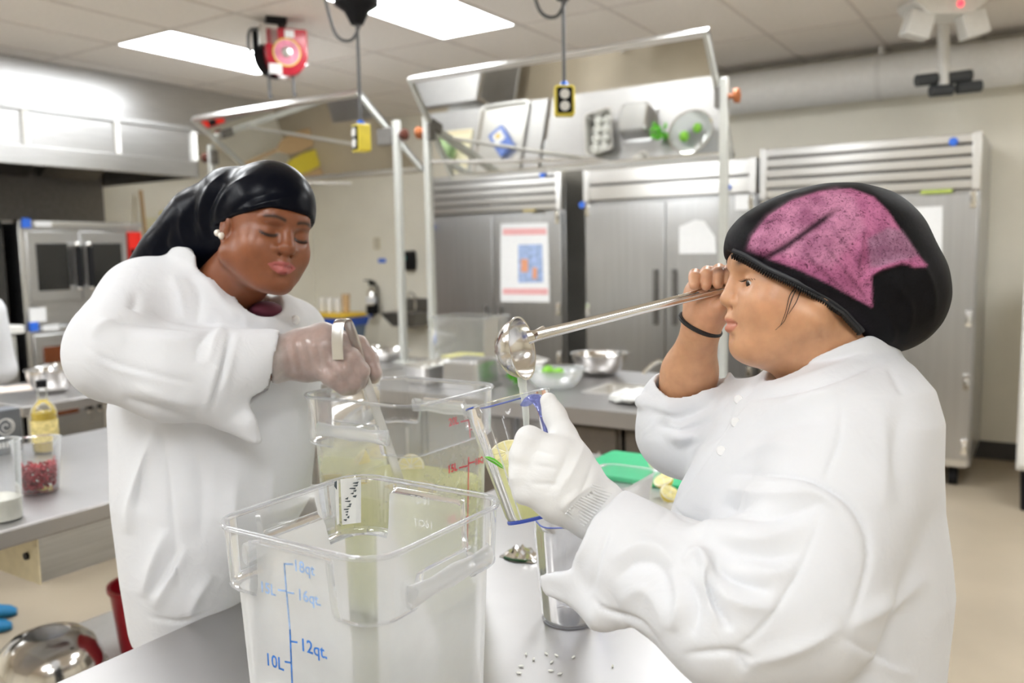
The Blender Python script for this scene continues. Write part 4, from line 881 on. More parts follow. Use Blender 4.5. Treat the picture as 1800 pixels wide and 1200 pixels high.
# ------------------------------------------------------------------ pitchers
clear('pitcher_plastic', (.955,.96,.975), .04, .05, (.86,.88,.95), edge=.40)
clear('pitcher_blue', (.62,.66,.93), .05, .12, (.40,.44,.85), edge=.35)
mat('edge_blue', (.05,.10,.50), .3)
def pitcher(o, axis, hdir, H, r0, r1, label, nf=18):
    o = np.asarray(o, float); z = np.asarray(axis, float); z /= np.linalg.norm(z); x = np.asarray(hdir, float); x = x - z*(x@z); x /= np.linalg.norm(x); y = np.cross(z, x)
    t = thing('pitcher', label, 'pitcher', o)
    n = nf*6
    def ring(r, h, flute=0, spout=0):
        out = []
        for k in range(n):
            a = 2*math.pi*k/n; rr = r*(1+flute*abs(math.sin(nf*a/2)))
            if spout: d = abs((a-math.pi+math.pi) % (2*math.pi)-math.pi); rr += spout*math.exp(-(d/.32)**2)
            out.append(o+z*h+rr*(math.cos(a)*x+math.sin(a)*y))
        return out
    part('wall', G().loft([ring(r0*.96,.004), ring(r0,.012,.025), ring(r0+(r1-r0)*.5,H*.5,.028), ring(r0+(r1-r0)*.92,H*.88,.025), ring(r1,H*.93), ring(r1*1.01,H,0,.012)], True, False), 'pitcher_plastic', t, smooth=25)
    part('rim', G().loft([ring(r1*1.005,H-.001,0,.012), ring(r1*1.03,H,0,.012), ring(r1*1.02,H+.002,0,.012), ring(r1*.985,H+.001,0,.012)], False, False), 'rim_plastic', t)
    arc = [k for k in range(n) if 2.2 < 2*math.pi*k/n < 5.0]
    part('rim_accent', G().tube([ring(r1*1.015,H+.001,0,.012)[k] for k in arc], .0013, n=6), 'edge_blue', t)
    part('base_ring', G().loft([ring(r0*.93,.0), ring(r0*1.015,.0005), ring(r0*1.02,.004), ring(r0*.99,.0055)], False, False), 'edge_blue' if nf == 18 else 'pitcher_plastic', t)
    hp = spline([o+z*H*.92+x*r1*.98, o+z*H*.95+x*(r1+.028), o+z*H*.82+x*(r1+.052), o+z*H*.55+x*(r1+.050), o+z*H*.30+x*(r1+.034), o+z*H*.22+x*(r0+.008)], 6)
    loops = []
    for i, p_ in enumerate(hp):
        tg = hp[min(i+1, len(hp)-1)]-hp[max(i-1, 0)]; tg /= np.linalg.norm(tg); s = y; u_ = np.cross(tg, s)
        loops.append([p_+s*.011*math.cos(b_)+u_*.0042*math.sin(b_) for b_ in np.linspace(0, 6.283, 12, endpoint=False)])
    part('handle', G().loft(loops), 'pitcher_blue', t, smooth=60)
    return t, (o, x, y, z)
PT, PB = dep(893, 703, 1.275), dep(947, 908, 1.255)
hdl = RT*.42 - FW*.90
held, PF = pitcher(PB, PT-PB, hdl, float(np.linalg.norm(PT-PB)), .047, .064, 'clear fluted pitcher half full of lemonade, held in the white glove')
tb = onz(1000, 1086, TZ); tb[2] = TZ+.001
pitcher(tb, Z1, RT*.6+FW*.8, .200, .051, .064, 'empty clear fluted pitcher standing on the steel table', nf=16)
# lemonade inside the tilted pitcher, level with the horizon
zl = dep(905, 803, 1.265)[2]; Hh = float(np.linalg.norm(PT-PB)); bmx = bmesh.new(); me_ = bpy.data.meshes.new('tmp')
g = G(); o, x, y, z = PF
g.loft([[o+z*h+r_*(math.cos(a)*x+math.sin(a)*y) for a in np.linspace(0, 2*math.pi, 48, endpoint=False)] for h, r_ in ((.006,.0445),(Hh*.98,.0610))])
me_.from_pydata(g.v, [], g.f); bmx.from_mesh(me_)
res = bmesh.ops.bisect_plane(bmx, geom=bmx.verts[:]+bmx.edges[:]+bmx.faces[:], plane_co=(0,0,zl), plane_no=(0,0,1), clear_outer=True)
bmesh.ops.contextual_create(bmx, geom=[e for e in res['geom_cut'] if isinstance(e, bmesh.types.BMEdge)])
bmesh.ops.recalc_face_normals(bmx, faces=bmx.faces); bmx.to_mesh(me_); bmx.free(); me_.materials.append(MATS['lemonade'])
me_.polygons.foreach_set('use_smooth', [True]*len(me_.polygons)); me_.set_sharp_from_angle(angle=.6)
ol_ = bpy.data.objects.new('lemonade', me_); COL.objects.link(ol_); ol_['_o'] = [0,0,0]; tag(ol_, 'pale lemonade inside the held pitcher', 'lemonade')
lemon_half(dep(893, 797, 1.26), UP*.8-FW*.6-RT*.2, .030, 'lemon slice floating in the held pitcher')
mint = thing('mint_leaf', 'green herb leaf against the wall of the held pitcher', 'leaf', dep(870, 812, 1.225))
part('blade', G().loft([[dep(x_, y_+w, 1.2205) , dep(x_, y_, 1.2185), dep(x_, y_-w, 1.2205)] for x_, y_, w in ((852,803,1),(860,806,4),(870,811,5),(880,818,4),(886,823,1))], False, False, closed=False), 'leaf', mint); part('midrib', G().tube([dep(852,803,1.2185), dep(870,811,1.218), dep(886,823,1.2185)], .0006, n=6), 'leaf2', mint)

# ------------------------------------------------------------------ ladles
def ladle_bowl(c, nrm, r, n=40):
    return [(.001,-r*.84),(r*.3,-r*.80),(r*.60,-r*.66),(r*.86,-r*.37),(r*.98,-r*.1),(r,0),(r*1.03,.001),(r*1.03,.0025),(r*.97,.002),(r*.95,-r*.1),(r*.83,-r*.36),(r*.57,-r*.63),(r*.28,-r*.76),(.001,-r*.80)]
LB = dep(916, 612, 1.262); ln = RT*.93 + UP*.16 - FW*.42; ln /= np.linalg.norm(ln)
la = thing('ladle', 'long steel ladle pouring lemonade into the pitcher', 'ladle', LB)
part('bowl', G().lathe(ladle_bowl(LB, ln, .047), LB, axis=tuple(ln), n=64), 'ladle_steel', la)
ha, hb = dep(941, 590, 1.255), dep(1292, 502, 1.300)
hv = (hb-ha)/np.linalg.norm(hb-ha); sv = np.cross(hv, -FW); sv /= np.linalg.norm(sv); nv = np.cross(sv, hv)
def strap(pts, widths, thick, sdir):
    loops = []
    for i, (p_, w) in enumerate(zip(pts, widths)):
        tg = pts[min(i+1, len(pts)-1)]-pts[max(i-1, 0)]; tg /= np.linalg.norm(tg); s = sdir-tg*(sdir@tg); s /= np.linalg.norm(s); u_ = np.cross(tg, s)
        loops.append([p_+s*w*math.cos(b_)+u_*thick*math.sin(b_)*(1 if math.sin(b_) > 0 else 1) for b_ in np.linspace(0, 6.283, 14, endpoint=False)])
    return G().loft(loops)
part('handle', strap([ha-hv*.012, ha+hv*.004, ha+hv*.06, ha+hv*.15, ha+hv*.24, hb], [.010,.0085,.0080,.0075,.0075,  .0085], .0035, sv), 'ladle_steel', la, smooth=60)
part('handle_rib', strap([ha+hv*.01, ha+hv*.15, hb], [.002,.0022,.002], .0045, sv), 'steel', la)
part('neck', G().tube([LB+ln*.0+hv*.036+UP*.02, ha-hv*.004], [.006,.007]), 'ladle_steel', la)
# falling stream of lemonade
s0 = dep(917, 664, 1.258)
stm = [s0, dep(919, 680, 1.258), dep(922, 700, 1.26), dep(925, 740, 1.262), dep(926, 801, 1.265)]
single('lemonade_stream', G().tube(spline(stm, 6), [.0068]*6+[.006]*6+[.005]*6+[.0045]*7, n=12), clear('stream', (.97,.98,.96), .03, .42, (.93,.95,.90), edge=.3), 'thin stream of lemonade falling from the ladle into the pitcher', 'stream')

# ================================================================== people: signed-distance modelling in the camera's axes
F = F_PX
M3 = np.stack([RT, FW, UP], 1)                      # columns: right, forward, up
def C(x, y, d): return np.array([(x-900)/F*d, d, -(y-600)/F*d])
def to_world(V): return np.asarray(V) @ M3.T + CAM
def to_cam(W): return (np.asarray(W, float) - CAM) @ M3
def axis_pts(segs):
    out = []
    for a, b, s in segs: out.append(np.arange(a, b, s))
    return np.unique(np.concatenate(out)).astype(np.float32)
class Field:
    def __init__(s, xs, ys, zs):
        s.x, s.y, s.z = (np.asarray(a, np.float32) for a in (xs, ys, zs)); s.v = np.full((len(xs), len(ys), len(zs)), .5, np.float32)
    def box(s, lo, hi):
        sl = tuple(slice(max(0, np.searchsorted(a, l)-1), np.searchsorted(a, h)+1) for a, l, h in zip((s.x, s.y, s.z), lo, hi))
        return sl, s.x[sl[0]][:, None, None], s.y[sl[1]][None, :, None], s.z[sl[2]][None, None, :]
    def put(s, sl, d, k, mode):
        a = s.v[sl]
        if mode == 'sub': a, d = -a, d
        if k > 0:
            h = np.clip(.5+.5*(a-d)/k, 0, 1); r = a+(d-a)*h - k*h*(1-h)
        else: r = np.minimum(a, d)
        s.v[sl] = -r if mode == 'sub' else r
    def cone(s, a, b, ra, rb, k=.01, mode='add', flat=None):
        a, b = np.asarray(a, np.float32), np.asarray(b, np.float32); m = max(ra, rb)+k+.03
        sl, X, Y, Z = s.box(np.minimum(a, b)-m, np.maximum(a, b)+m)
        ab = b-a; L = float(ab@ab)+1e-12
        t = np.clip(((X-a[0])*ab[0]+(Y-a[1])*ab[1]+(Z-a[2])*ab[2])/L, 0, 1)
        d = np.sqrt((X-a[0]-t*ab[0])**2+(Y-a[1]-t*ab[1])**2+(Z-a[2]-t*ab[2])**2) - (ra+t*(rb-ra))
        s.put(sl, d, k, mode); return s
    def chain(s, pts, rs, k=.01, mode='add'):
        for i in range(len(pts)-1): s.cone(pts[i], pts[i+1], rs[i], rs[i+1], k, mode)
        return s
    def ell(s, c, r, k=.01, A=None, mode='add'):
        c = np.asarray(c, np.float32); r = np.asarray(r, np.float32); m = float(r.max())+k+.03
        sl, X, Y, Z = s.box(c-m, c+m); X, Y, Z = X-c[0], Y-c[1], Z-c[2]
        if A is not None:
            A = np.asarray(A, np.float32); X, Y, Z = (A[i,0]*X+A[i,1]*Y+A[i,2]*Z for i in range(3))
        k0 = np.sqrt((X/r[0])**2+(Y/r[1])**2+(Z/r[2])**2); k1 = np.sqrt((X/r[0]**2)**2+(Y/r[1]**2)**2+(Z/r[2]**2)**2)+1e-6
        s.put(sl, k0*(k0-1)/k1, k, mode); return s
    def stack(s, rows, k=.02, mode='add'):
        """rows: (py, xl, xr, depth, half depth) read off the photograph"""
        zc = np.array([-(r[0]-600)/F*r[3] for r in rows]); ca = np.array([((r[1]+r[2])/2-900)/F*r[3] for r in rows]); ra = np.array([(r[2]-r[1])/2/F*r[3] for r in rows]); cb = np.array([r[3] for r in rows]); rb = np.array([r[4] for r in rows])
        o = np.argsort(zc); zc, ca, ra, cb, rb = (a[o] for a in (zc, ca, ra, cb, rb))
        lo = (ca.min()-ra.max()-.05, cb.min()-rb.max()-.05, zc[0]-.04); hi = (ca.max()+ra.max()+.05, cb.max()+rb.max()+.05, zc[-1]+.04)
        sl, X, Y, Z = s.box(lo, hi); zz = Z.ravel()
        f = lambda a: np.interp(zz, zc, a).astype(np.float32)[None, None, :]
        p, q = (X-f(ca)), (Y-f(cb)); R_, S_ = f(ra), f(rb)
        k0 = np.sqrt((p/R_)**2+(q/S_)**2); k1 = np.sqrt((p/R_**2)**2+(q/S_**2)**2)+1e-6
        d = k0*(k0-1)/k1; d = np.maximum(d, np.maximum(zc[0]-Z, Z-zc[-1]))
        s.put(sl, d, k, mode); return s
    def cut(s, fn, lo=None, hi=None, k=0.0):
        """intersect with fn<0 inside a box"""
        lo = (-9, -9, -9) if lo is None else lo; hi = (9, 9, 9) if hi is None else hi
        sl, X, Y, Z = s.box(lo, hi); d = -fn(X, Y, Z); s.put(sl, np.broadcast_to(d, s.v[sl].shape), k, 'sub'); return s
    def mesh(s, smooth=1):
        v = s.v; ins = v < 0; nx, ny, nz = v.shape
        cnt = sum(ins[i:nx-1+i, j:ny-1+j, l:nz-1+l].astype(np.int8) for i in (0,1) for j in (0,1) for l in (0,1))
        act = (cnt > 0) & (cnt < 8); idx = np.argwhere(act); n = len(idx)
        cid = np.full(act.shape, -1, np.int64); cid[act] = np.arange(n)
        co = [(i, j, l) for i in (0,1) for j in (0,1) for l in (0,1)]
        cv = [v[idx[:,0]+i, idx[:,1]+j, idx[:,2]+l].astype(np.float64) for i, j, l in co]
        cp = [np.stack([s.x[idx[:,0]+i], s.y[idx[:,1]+j], s.z[idx[:,2]+l]], 1).astype(np.float64) for i, j, l in co]
        P = np.zeros((n, 3)); N_ = np.zeros(n)
        for a in range(8):
            for b in range(a+1, 8):
                if sum(abs(p-q) for p, q in zip(co[a], co[b])) != 1: continue
                m = (cv[a] < 0) != (cv[b] < 0); t = np.where(m, cv[a]/np.where(m, cv[a]-cv[b], 1), 0)
                P += np.where(m[:, None], cp[a]+(cp[b]-cp[a])*t[:, None], 0); N_ += m
        P /= N_[:, None]
        Q = []
        for ax in range(3):
            sl0 = [slice(None)]*3; sl1 = [slice(None)]*3; sl0[ax] = slice(0, -1); sl1[ax] = slice(1, None)
            a, b = ins[tuple(sl0)], ins[tuple(sl1)]; e = np.argwhere(a != b); o1, o2 = [i for i in range(3) if i != ax]
            sh = v.shape; e = e[(e[:, o1] > 0) & (e[:, o2] > 0) & (e[:, o1] < sh[o1]-1) & (e[:, o2] < sh[o2]-1)]
            def cell(d1, d2):
                q = e.copy(); q[:, o1] += d1; q[:, o2] += d2; return cid[q[:,0], q[:,1], q[:,2]]
            quad = np.stack([cell(-1,-1), cell(0,-1), cell(0,0), cell(-1,0)], 1)
            flip = ins[e[:,0], e[:,1], e[:,2]]
            if ax == 1: flip = ~flip
            quad[~flip] = quad[~flip][:, ::-1]; Q.append(quad)
        Q = np.concatenate(Q); Q = Q[(Q >= 0).all(1)]
        S = Skin(P, Q); S.relax(smooth); return S
class Skin:
    """vertices in camera axes, quads, and tools that work on them"""
    def __init__(s, P, Q):
        s.P, s.Q = P, Q; s.E = np.concatenate([Q[:, [i, (i+1) % 4]] for i in range(4)]); s.col = None
    def relax(s, n=1, f=.5, w=None):
        for _ in range(n):
            A = np.zeros_like(s.P); c = np.zeros(len(s.P))
            for i in range(3): A[:, i] = np.bincount(s.E[:,0], s.P[s.E[:,1], i], len(s.P)) + np.bincount(s.E[:,1], s.P[s.E[:,0], i], len(s.P))
            c = np.bincount(s.E[:,0], minlength=len(s.P)) + np.bincount(s.E[:,1], minlength=len(s.P))
            D = (A/np.maximum(c, 1)[:, None]-s.P)*f
            s.P = s.P + (D if w is None else D*w[:, None])
        return s
    def normals(s):
        a, b, c, d = (s.P[s.Q[:, i]] for i in range(4)); n = np.cross(c-a, d-b); V = np.zeros_like(s.P)
        for i in range(4):
            for j in range(3): V[:, j] += np.bincount(s.Q[:, i], n[:, j], len(s.P))
        return V/(np.linalg.norm(V, axis=1)[:, None]+1e-12)
    def px(s): return 900+F*s.P[:,0]/s.P[:,1], 600-F*s.P[:,2]/s.P[:,1]
    def facing(s, lo=.0, hi=.3):
        n = s.normals(); vd = s.P/np.linalg.norm(s.P, axis=1)[:, None]; return np.clip((-(n*vd).sum(1)-lo)/(hi-lo), 0, 1)
    def curve_dist(s, pts):
        x, y = s.px(); best = np.full(len(x), 1e9); sg = np.zeros(len(x)); tt = np.zeros(len(x)); pts = np.asarray(pts, float); nseg = len(pts)-1
        for i in range(nseg):
            a, b = pts[i], pts[i+1]; ab = b-a; L = ab@ab
            t = np.clip(((x-a[0])*ab[0]+(y-a[1])*ab[1])/L, 0, 1); dx, dy = x-a[0]-t*ab[0], y-a[1]-t*ab[1]; d = np.hypot(dx, dy)
            m = d < best; best[m] = d[m]; sg[m] = np.sign(ab[0]*dy-ab[1]*dx)[m]; tt[m] = ((i+t)/nseg)[m]
        return best, sg, tt
    def fold(s, curves, drange=None, k=1.0):
        """raise (amp > 0) or press in (amp < 0) the surface along curves traced on the photograph; amp in mm, width in pixels"""
        for pts, amp, w in curves:
            if len(pts) > 2: pts = [tuple(q) for q in spline([np.array([a, b, 0.]) for a, b in pts], 5)]; pts = [(q[0], q[1]) for q in pts]
            d, sg, t = s.curve_dist(pts); n = s.normals(); f = s.facing()
            e = np.exp(-(d/w)**1.45)*np.clip(np.sin(np.pi*t), 0, 1)**.8*f
            if drange: e = e*((s.P[:,1] > drange[0]) & (s.P[:,1] < drange[1]))
            s.P = s.P + n*(e*amp*.001*k)[:, None]
        return s
    def wrinkle(s, amp, freq, seed=0, stretch=(1,1,1)):
        rng = np.random.RandomState(seed); n = s.normals(); q = s.P*np.array(stretch); h = np.zeros(len(q))
        for _ in range(10):
            k = rng.randn(3); k *= freq*rng.uniform(.5, 1.6)/np.linalg.norm(k); ph = rng.uniform(0, 6.28); k2 = rng.randn(3)*freq*.3
            h += (1-np.abs(np.sin(q@k+ph+1.5*np.sin(q@k2))))*rng.uniform(.3, 1)
        h = h/10-.18; s.P = s.P+n*(h*amp)[:, None]; return s
    def surf(s, x, y, lift=0.0, drange=None, rad=4.0):
        px_, py_ = s.px(); d = np.hypot(px_-x, py_-y); m = d < rad
        if drange: m &= (s.P[:,1] > drange[0]) & (s.P[:,1] < drange[1])
        if not m.any(): m = d <= np.partition(d, 8)[8]
        return C(x, y, np.percentile(s.P[m, 1], 15)-lift)
    def paint(s, base): s.col = np.tile(np.array([*base, 1.0]), (len(s.P), 1)); return s
    def tint(s, w, col): w = np.clip(w, 0, 1)[:, None]; s.col[:, :3] = s.col[:, :3]*(1-w)+np.array(col)*w; return s
    def build(s, name, m, parent, smooth=True):
        W = to_world(s.P) - np.array(parent['_o']); me = bpy.data.meshes.new(name)
        me.vertices.add(len(W)); me.vertices.foreach_set('co', W.astype(np.float32).ravel())
        me.loops.add(s.Q.size); me.loops.foreach_set('vertex_index', s.Q.astype(np.int32).ravel())
        me.polygons.add(len(s.Q)); me.polygons.foreach_set('loop_start', np.arange(0, s.Q.size, 4, dtype=np.int32)); me.polygons.foreach_set('loop_total', np.full(len(s.Q), 4, np.int32))
        me.update(calc_edges=True); me.validate()
        me.polygons.foreach_set('use_smooth', [True]*len(me.polygons))
        if s.col is not None:
            a = me.color_attributes.new('Col', 'FLOAT_COLOR', 'POINT'); a.data.foreach_set('color', s.col.astype(np.float32).ravel())
        me.materials.append(MATS[m]); o = bpy.data.objects.new(name, me); COL.objects.link(o); o.parent = parent; o['_o'] = list(parent['_o'])
        return o
def smoothstep(a, b, x): t = np.clip((x-a)/(b-a), 0, 1); return t*t*(3-2*t)
def cpart(name, g, m, parent, **kw):       # a G built in camera axes
    g.v = [tuple(p) for p in to_world(np.array(g.v))]; return part(name, g, m, parent, **kw)

def skin_mat(name, rough=.40, sss=.22, spec=.5):
    m, nt, b = nodes_of(name); at = N(nt, 'ShaderNodeVertexColor'); at.layer_name = 'Col'
    tc = N(nt, 'ShaderNodeTexCoord'); nz = N(nt, 'ShaderNodeTexNoise'); nz.inputs['Scale'].default_value = 55; nz.inputs['Detail'].default_value = 5; nt.links.new(tc.outputs['Object'], nz.inputs['Vector'])
    r = ramp(nt, [(.3, (.90,.87,.86)), (.7, (1.05,1.04,1.03))]); nt.links.new(nz.outputs[0], r.inputs[0])
    mx = N(nt, 'ShaderNodeMix', data_type='RGBA', blend_type='MULTIPLY'); mx.inputs[0].default_value = 1; nt.links.new(at.outputs[0], mx.inputs[6]); nt.links.new(r.outputs[0], mx.inputs[7]); nt.links.new(mx.outputs[2], b.inputs['Base Color'])
    b.inputs['Roughness'].default_value = rough; b.inputs['Specular IOR Level'].default_value = spec
    b.inputs['Subsurface Weight'].default_value = sss; b.inputs['Subsurface Radius'].default_value = (.010,.004,.002); b.inputs['Subsurface Scale'].default_value = .5
    n2 = N(nt, 'ShaderNodeTexNoise'); n2.inputs['Scale'].default_value = 700; nt.links.new(tc.outputs['Object'], n2.inputs['Vector']); bp = N(nt, 'ShaderNodeBump'); bp.inputs['Strength'].default_value = .12; bp.inputs['Distance'].default_value = .001
    nt.links.new(n2.outputs[0], bp.inputs['Height']); nt.links.new(bp.outputs[0], b.inputs['Normal']); return m
skin_mat('skin'); 
def cloth_mat(name, col, rough=.9, weave=900, bump=.12, sheen=.15):
    m, nt, b = nodes_of(name); tc = N(nt, 'ShaderNodeTexCoord'); b.inputs['Roughness'].default_value = rough; b.inputs['Sheen Weight'].default_value = sheen; b.inputs['Specular IOR Level'].default_value = .2
    nz = N(nt, 'ShaderNodeTexNoise'); nz.inputs['Scale'].default_value = 14; nz.inputs['Detail'].default_value = 4; nt.links.new(tc.outputs['Object'], nz.inputs['Vector'])
    r = ramp(nt, [(.3, tuple(c*.97 for c in col)), (.7, col)]); nt.links.new(nz.outputs[0], r.inputs[0]); nt.links.new(r.outputs[0], b.inputs['Base Color'])
    wv = N(nt, 'ShaderNodeTexNoise'); wv.inputs['Scale'].default_value = weave; nt.links.new(tc.outputs['Object'], wv.inputs['Vector'])
    fz_ = N(nt, 'ShaderNodeTexNoise'); fz_.inputs['Scale'].default_value = 22; fz_.inputs['Detail'].default_value = 3; fz_.inputs['Distortion'].default_value = 1.2; nt.links.new(tc.outputs['Object'], fz_.inputs['Vector'])
    b1 = N(nt, 'ShaderNodeBump'); b1.inputs['Strength'].default_value = .25; b1.inputs['Distance'].default_value = .006; nt.links.new(fz_.outputs[0], b1.inputs['Height'])
    b2 = N(nt, 'ShaderNodeBump'); b2.inputs['Strength'].default_value = bump; b2.inputs['Distance'].default_value = .0006; nt.links.new(wv.outputs[0], b2.inputs['Height']); nt.links.new(b1.outputs[0], b2.inputs['Normal']); nt.links.new(b2.outputs[0], b.inputs['Normal']); return m
cloth_mat('jacket_white', (.72,.73,.76)); cloth_mat('glove_knit', (.76,.76,.76), weave=600, bump=.3); cloth_mat('trousers_dark', (.02,.022,.03))
mat('button_white', (.82,.82,.82), .3); mat('eye_white', (.72,.68,.65), .15); mat('iris', (.02,.01,.006), .08); mat('lash', (.006,.005,.005), .6)

def head_shape(Fd, O, f, l, u, nose=1.0, lips=1.0, cheek=1.0, eye_open=True, ear=True, jaw=1.0):
    """a head in its own axes (forward, left, up; metres), origin between the ears"""
    A = np.stack([f, l, u])                         # rows
    W = lambda x, y, z: O + f*x + l*y + u*z
    E_ = lambda c, r, k=.012, mode='add': Fd.ell(W(*c), r, k, A, mode)
    Cn = lambda a, b, ra, rb, k=.01, mode='add': Fd.cone(W(*a), W(*b), ra, rb, k, mode)
    E_((-.008,0,.038), (.094,.077,.080), 0)
    E_((.035,0,-.030), (.054,.064*cheek,.072), .03)
    Cn((.072,-.026,.031), (.072,.026,.031), .0165, .0165, .02)
    E_((.069,0,-.050), (.025,.032,.028), .018)
    E_((.073,0,-.087), (.019,.024,.018), .016)
    for s in (-1, 1):
        E_((.050,s*.037,-.032), (.032,.030*cheek,.034), .02)
        Cn((.002,s*.058*jaw,-.050), (.060,s*.020,-.086), .024*jaw, .019, .025)
        E_((.094,s*.033,.005), (.019,.020,.012), .012, 'sub')
        E_((.0665,s*.0315,.003), (.0142,.0155,.0140), .005)
        if eye_open: E_((.0825,s*.0325,-.0005), (.010,.0135,.0042), .002, 'sub')
        Cn((.083,s*.012,.029), (.070,s*.044,.026), .007, .005, .008)
    Cn((.080,0,.022), (.0965*1.0,0,-.019), .0085, .0100*nose, .007)
    E_((.0955,0,-.0215), (.0112,.0105*nose,.0098), .005)
    for s in (-1, 1):
        E_((.0850,s*.0125*nose,-.0255), (.0105,.0082*nose,.0080), .005)
        E_((.0915,s*.0072*nose,-.0335), (.0045,.0036*nose,.0040), .002, 'sub')
    Cn((.0895,0,-.033), (.0905,0,-.043), .006, .006, .006)
    for s in (-1, 1):
        Cn((.0935,s*.003,-.0480), (.0835,s*.020,-.0525), .0058*lips, .0030, .004)
        Cn((.0915,s*.002,-.0625), (.0830,s*.018,-.0570), .0072*lips, .0030, .004)
        Cn((.1010,0,-.0552), (.0850,s*.0235,-.0550), .0018, .0014, .003, 'sub')
    E_((.0985,0,-.0745), (.010,.016,.006), .008, 'sub')
    if ear:
        for s in (-1, 1):
            E_((-.016,s*.0745,.000), (.017,.0075,.028), .006); E_((-.010,s*.070,-.026), (.009,.008,.011), .006); E_((-.014,s*.0810,.003), (.009,.0045,.017), .003, 'sub')
    return W

def lip_mask(lx_, ly_, lz_, k):
    w = np.clip(1-(ly_/(.0245*k))**2, 0, 1); up = -.0545+(.0082*w-.0014*np.exp(-(ly_/.004)**2))*k; lo = -.0555-.0125*k*w
    return smoothstep(up+.0008, up-.0010, lz_)*smoothstep(lo-.0010, lo+.0010, lz_)*smoothstep(.074, .079, lx_)*(w > 0)

# ------------------------------------------------------------------ woman in the pink and black hairnet
RW = thing('person', 'person in a white chef jacket and pink and black hairnet pouring from a ladle', 'person', (to_world(C(1430, 1100, 1.2))[0], to_world(C(1430, 1100, 1.2))[1], 0))
rO = C(1400, 500, 1.18); rf, rl, ru = np.array([-1.,0,0]), np.array([0,-1.,0]), np.array([0,0,1.])
xs = axis_pts([(.08,.22,.006), (.22,.495,.0020), (.495,.64,.006)]); ys = axis_pts([(.92,1.07,.006), (1.07,1.36,.0022), (1.36,1.56,.006)]); zs = axis_pts([(-.50,-.09,.006), (-.09,.16,.0020), (.16,.24,.005)])
B = Field(xs, ys, zs)
HW = head_shape(B, rO, rf, rl, ru, nose=1.0, lips=1.18, cheek=1.03)
B.ell(HW(.034,0,-.078), (.042,.046,.038), .025)                         # full under-chin
B.cone(HW(-.012,0,-.045), C(1500, 668, 1.2), .060, .066, .03)            # neck
B.cone(HW(.00,0,-.075), C(1440, 660, 1.19), .045, .05, .03)
B.stack([(660,1400,1560,1.2,.08), (720,1330,1590,1.2,.15), (900,1230,1590,1.2,.17), (980,1230,1590,1.2,.17)], .03)
# far (right) arm, raised: hidden upper arm, bare forearm, fist round the ladle
ew, hw = C(1188, 748, 1.44), C(1232, 580, 1.335)
B.cone(C(1420, 770, 1.32), ew, .055, .046, .02); B.cone(ew, C(1212, 655, 1.39), .046, .0430, .02); B.cone(C(1212, 655, 1.39), hw, .0430, .0285, .02)
B.cone(hw, C(1237, 552, 1.330), .0285, .030, .012)
B.chain([C(1236, 556, 1.330), C(1240, 520, 1.332), C(1250, 498, 1.332)], [.030,.032,.028], .012)
B.cone(C(1262, 545, 1.322), C(1258, 508, 1.326), .022, .022, .012)
for i, (x, t, b) in enumerate(((1222,479,508), (1243,474,509), (1264,470,506), (1284,470,502))):
    B.chain([C(x+4, t+22, 1.335), C(x, t+4, 1.316), C(x-1, t+9, 1.294), C(x-2, b-7, 1.284)], [.0105,.0098,.0092,.0080], .003)
B.chain([C(1246, 562, 1.318), C(1262, 542, 1.298), C(1276, 527, 1.290)], [.0135,.0115,.0085], .006)      # thumb along the handle
# near (left) arm inside the sleeve, bare at the wrist only
B.cone(C(1490, 810, 1.06), C(1335, 1110, .99), .05, .042, .02); B.cone(C(1335, 1110, .99), C(1040, 908, 1.125), .042, .028, .02)
S = B.mesh(1)
S.paint((.60, .325, .18)); x, y = S.px(); loc = S.P-rO; lx_, ly_, lz_ = -loc[:,0], -loc[:,1], loc[:,2]
S.tint(np.exp(-(((lx_-.055)/.03)**2+((lz_+.03)/.028)**2))*.22, (.62,.27,.15))                  # warmth in the cheek
lipm = lip_mask(lx_, ly_, lz_, 1.0)
S.tint(lipm*.75, (.50,.17,.125))
for s_ in (-1, 1):
    d = np.hypot((lz_-.0285-.003*np.sin(np.clip((lx_-.05)/.04, 0, 1)*3.1))/.0042, 0); bm_ = np.exp(-d**2)*smoothstep(.050,.062,lx_)*smoothstep(.094,.088,lx_)*smoothstep(.006,.012,s_*ly_)
    S.tint(bm_*1.0, (.040,.018,.012))
handm = smoothstep(1300,1285,x)*smoothstep(1.24,1.27,S.P[:,1])*smoothstep(600,560,y); S.tint(handm*.35, (.66,.36,.24))
body_r = S.build('body', 'skin', RW)
S_face = S
for s_ in (1, -1):
    c = HW(.0662, s_*.0315, .0015); A_ = np.stack([rf, rl, ru])
    e = cpart('eyeball', G().ball(c, .0126, 20, 14), 'eye_white', RW); cpart('iris', G().ball(c+rf*.0058+ru*(-.0022), (.0080,.0080,.0080), 16, 10), 'iris', e)
lash = G()
for k in range(9):
    t = k/8; p_ = HW(.079-.010*t*t, .022+.024*t, .0045-.003*abs(t-.4)); q_ = p_+rf*(.0085-.003*t)+ru*(.0005+.002*t)*1.0-np.array([0,.004*t,0]); lash.tube([p_-rf*.001, (p_+q_)/2-ru*.0012, q_], [.0006,.0005,.0002], n=5)
cpart('eyelashes', lash, 'lash', RW)
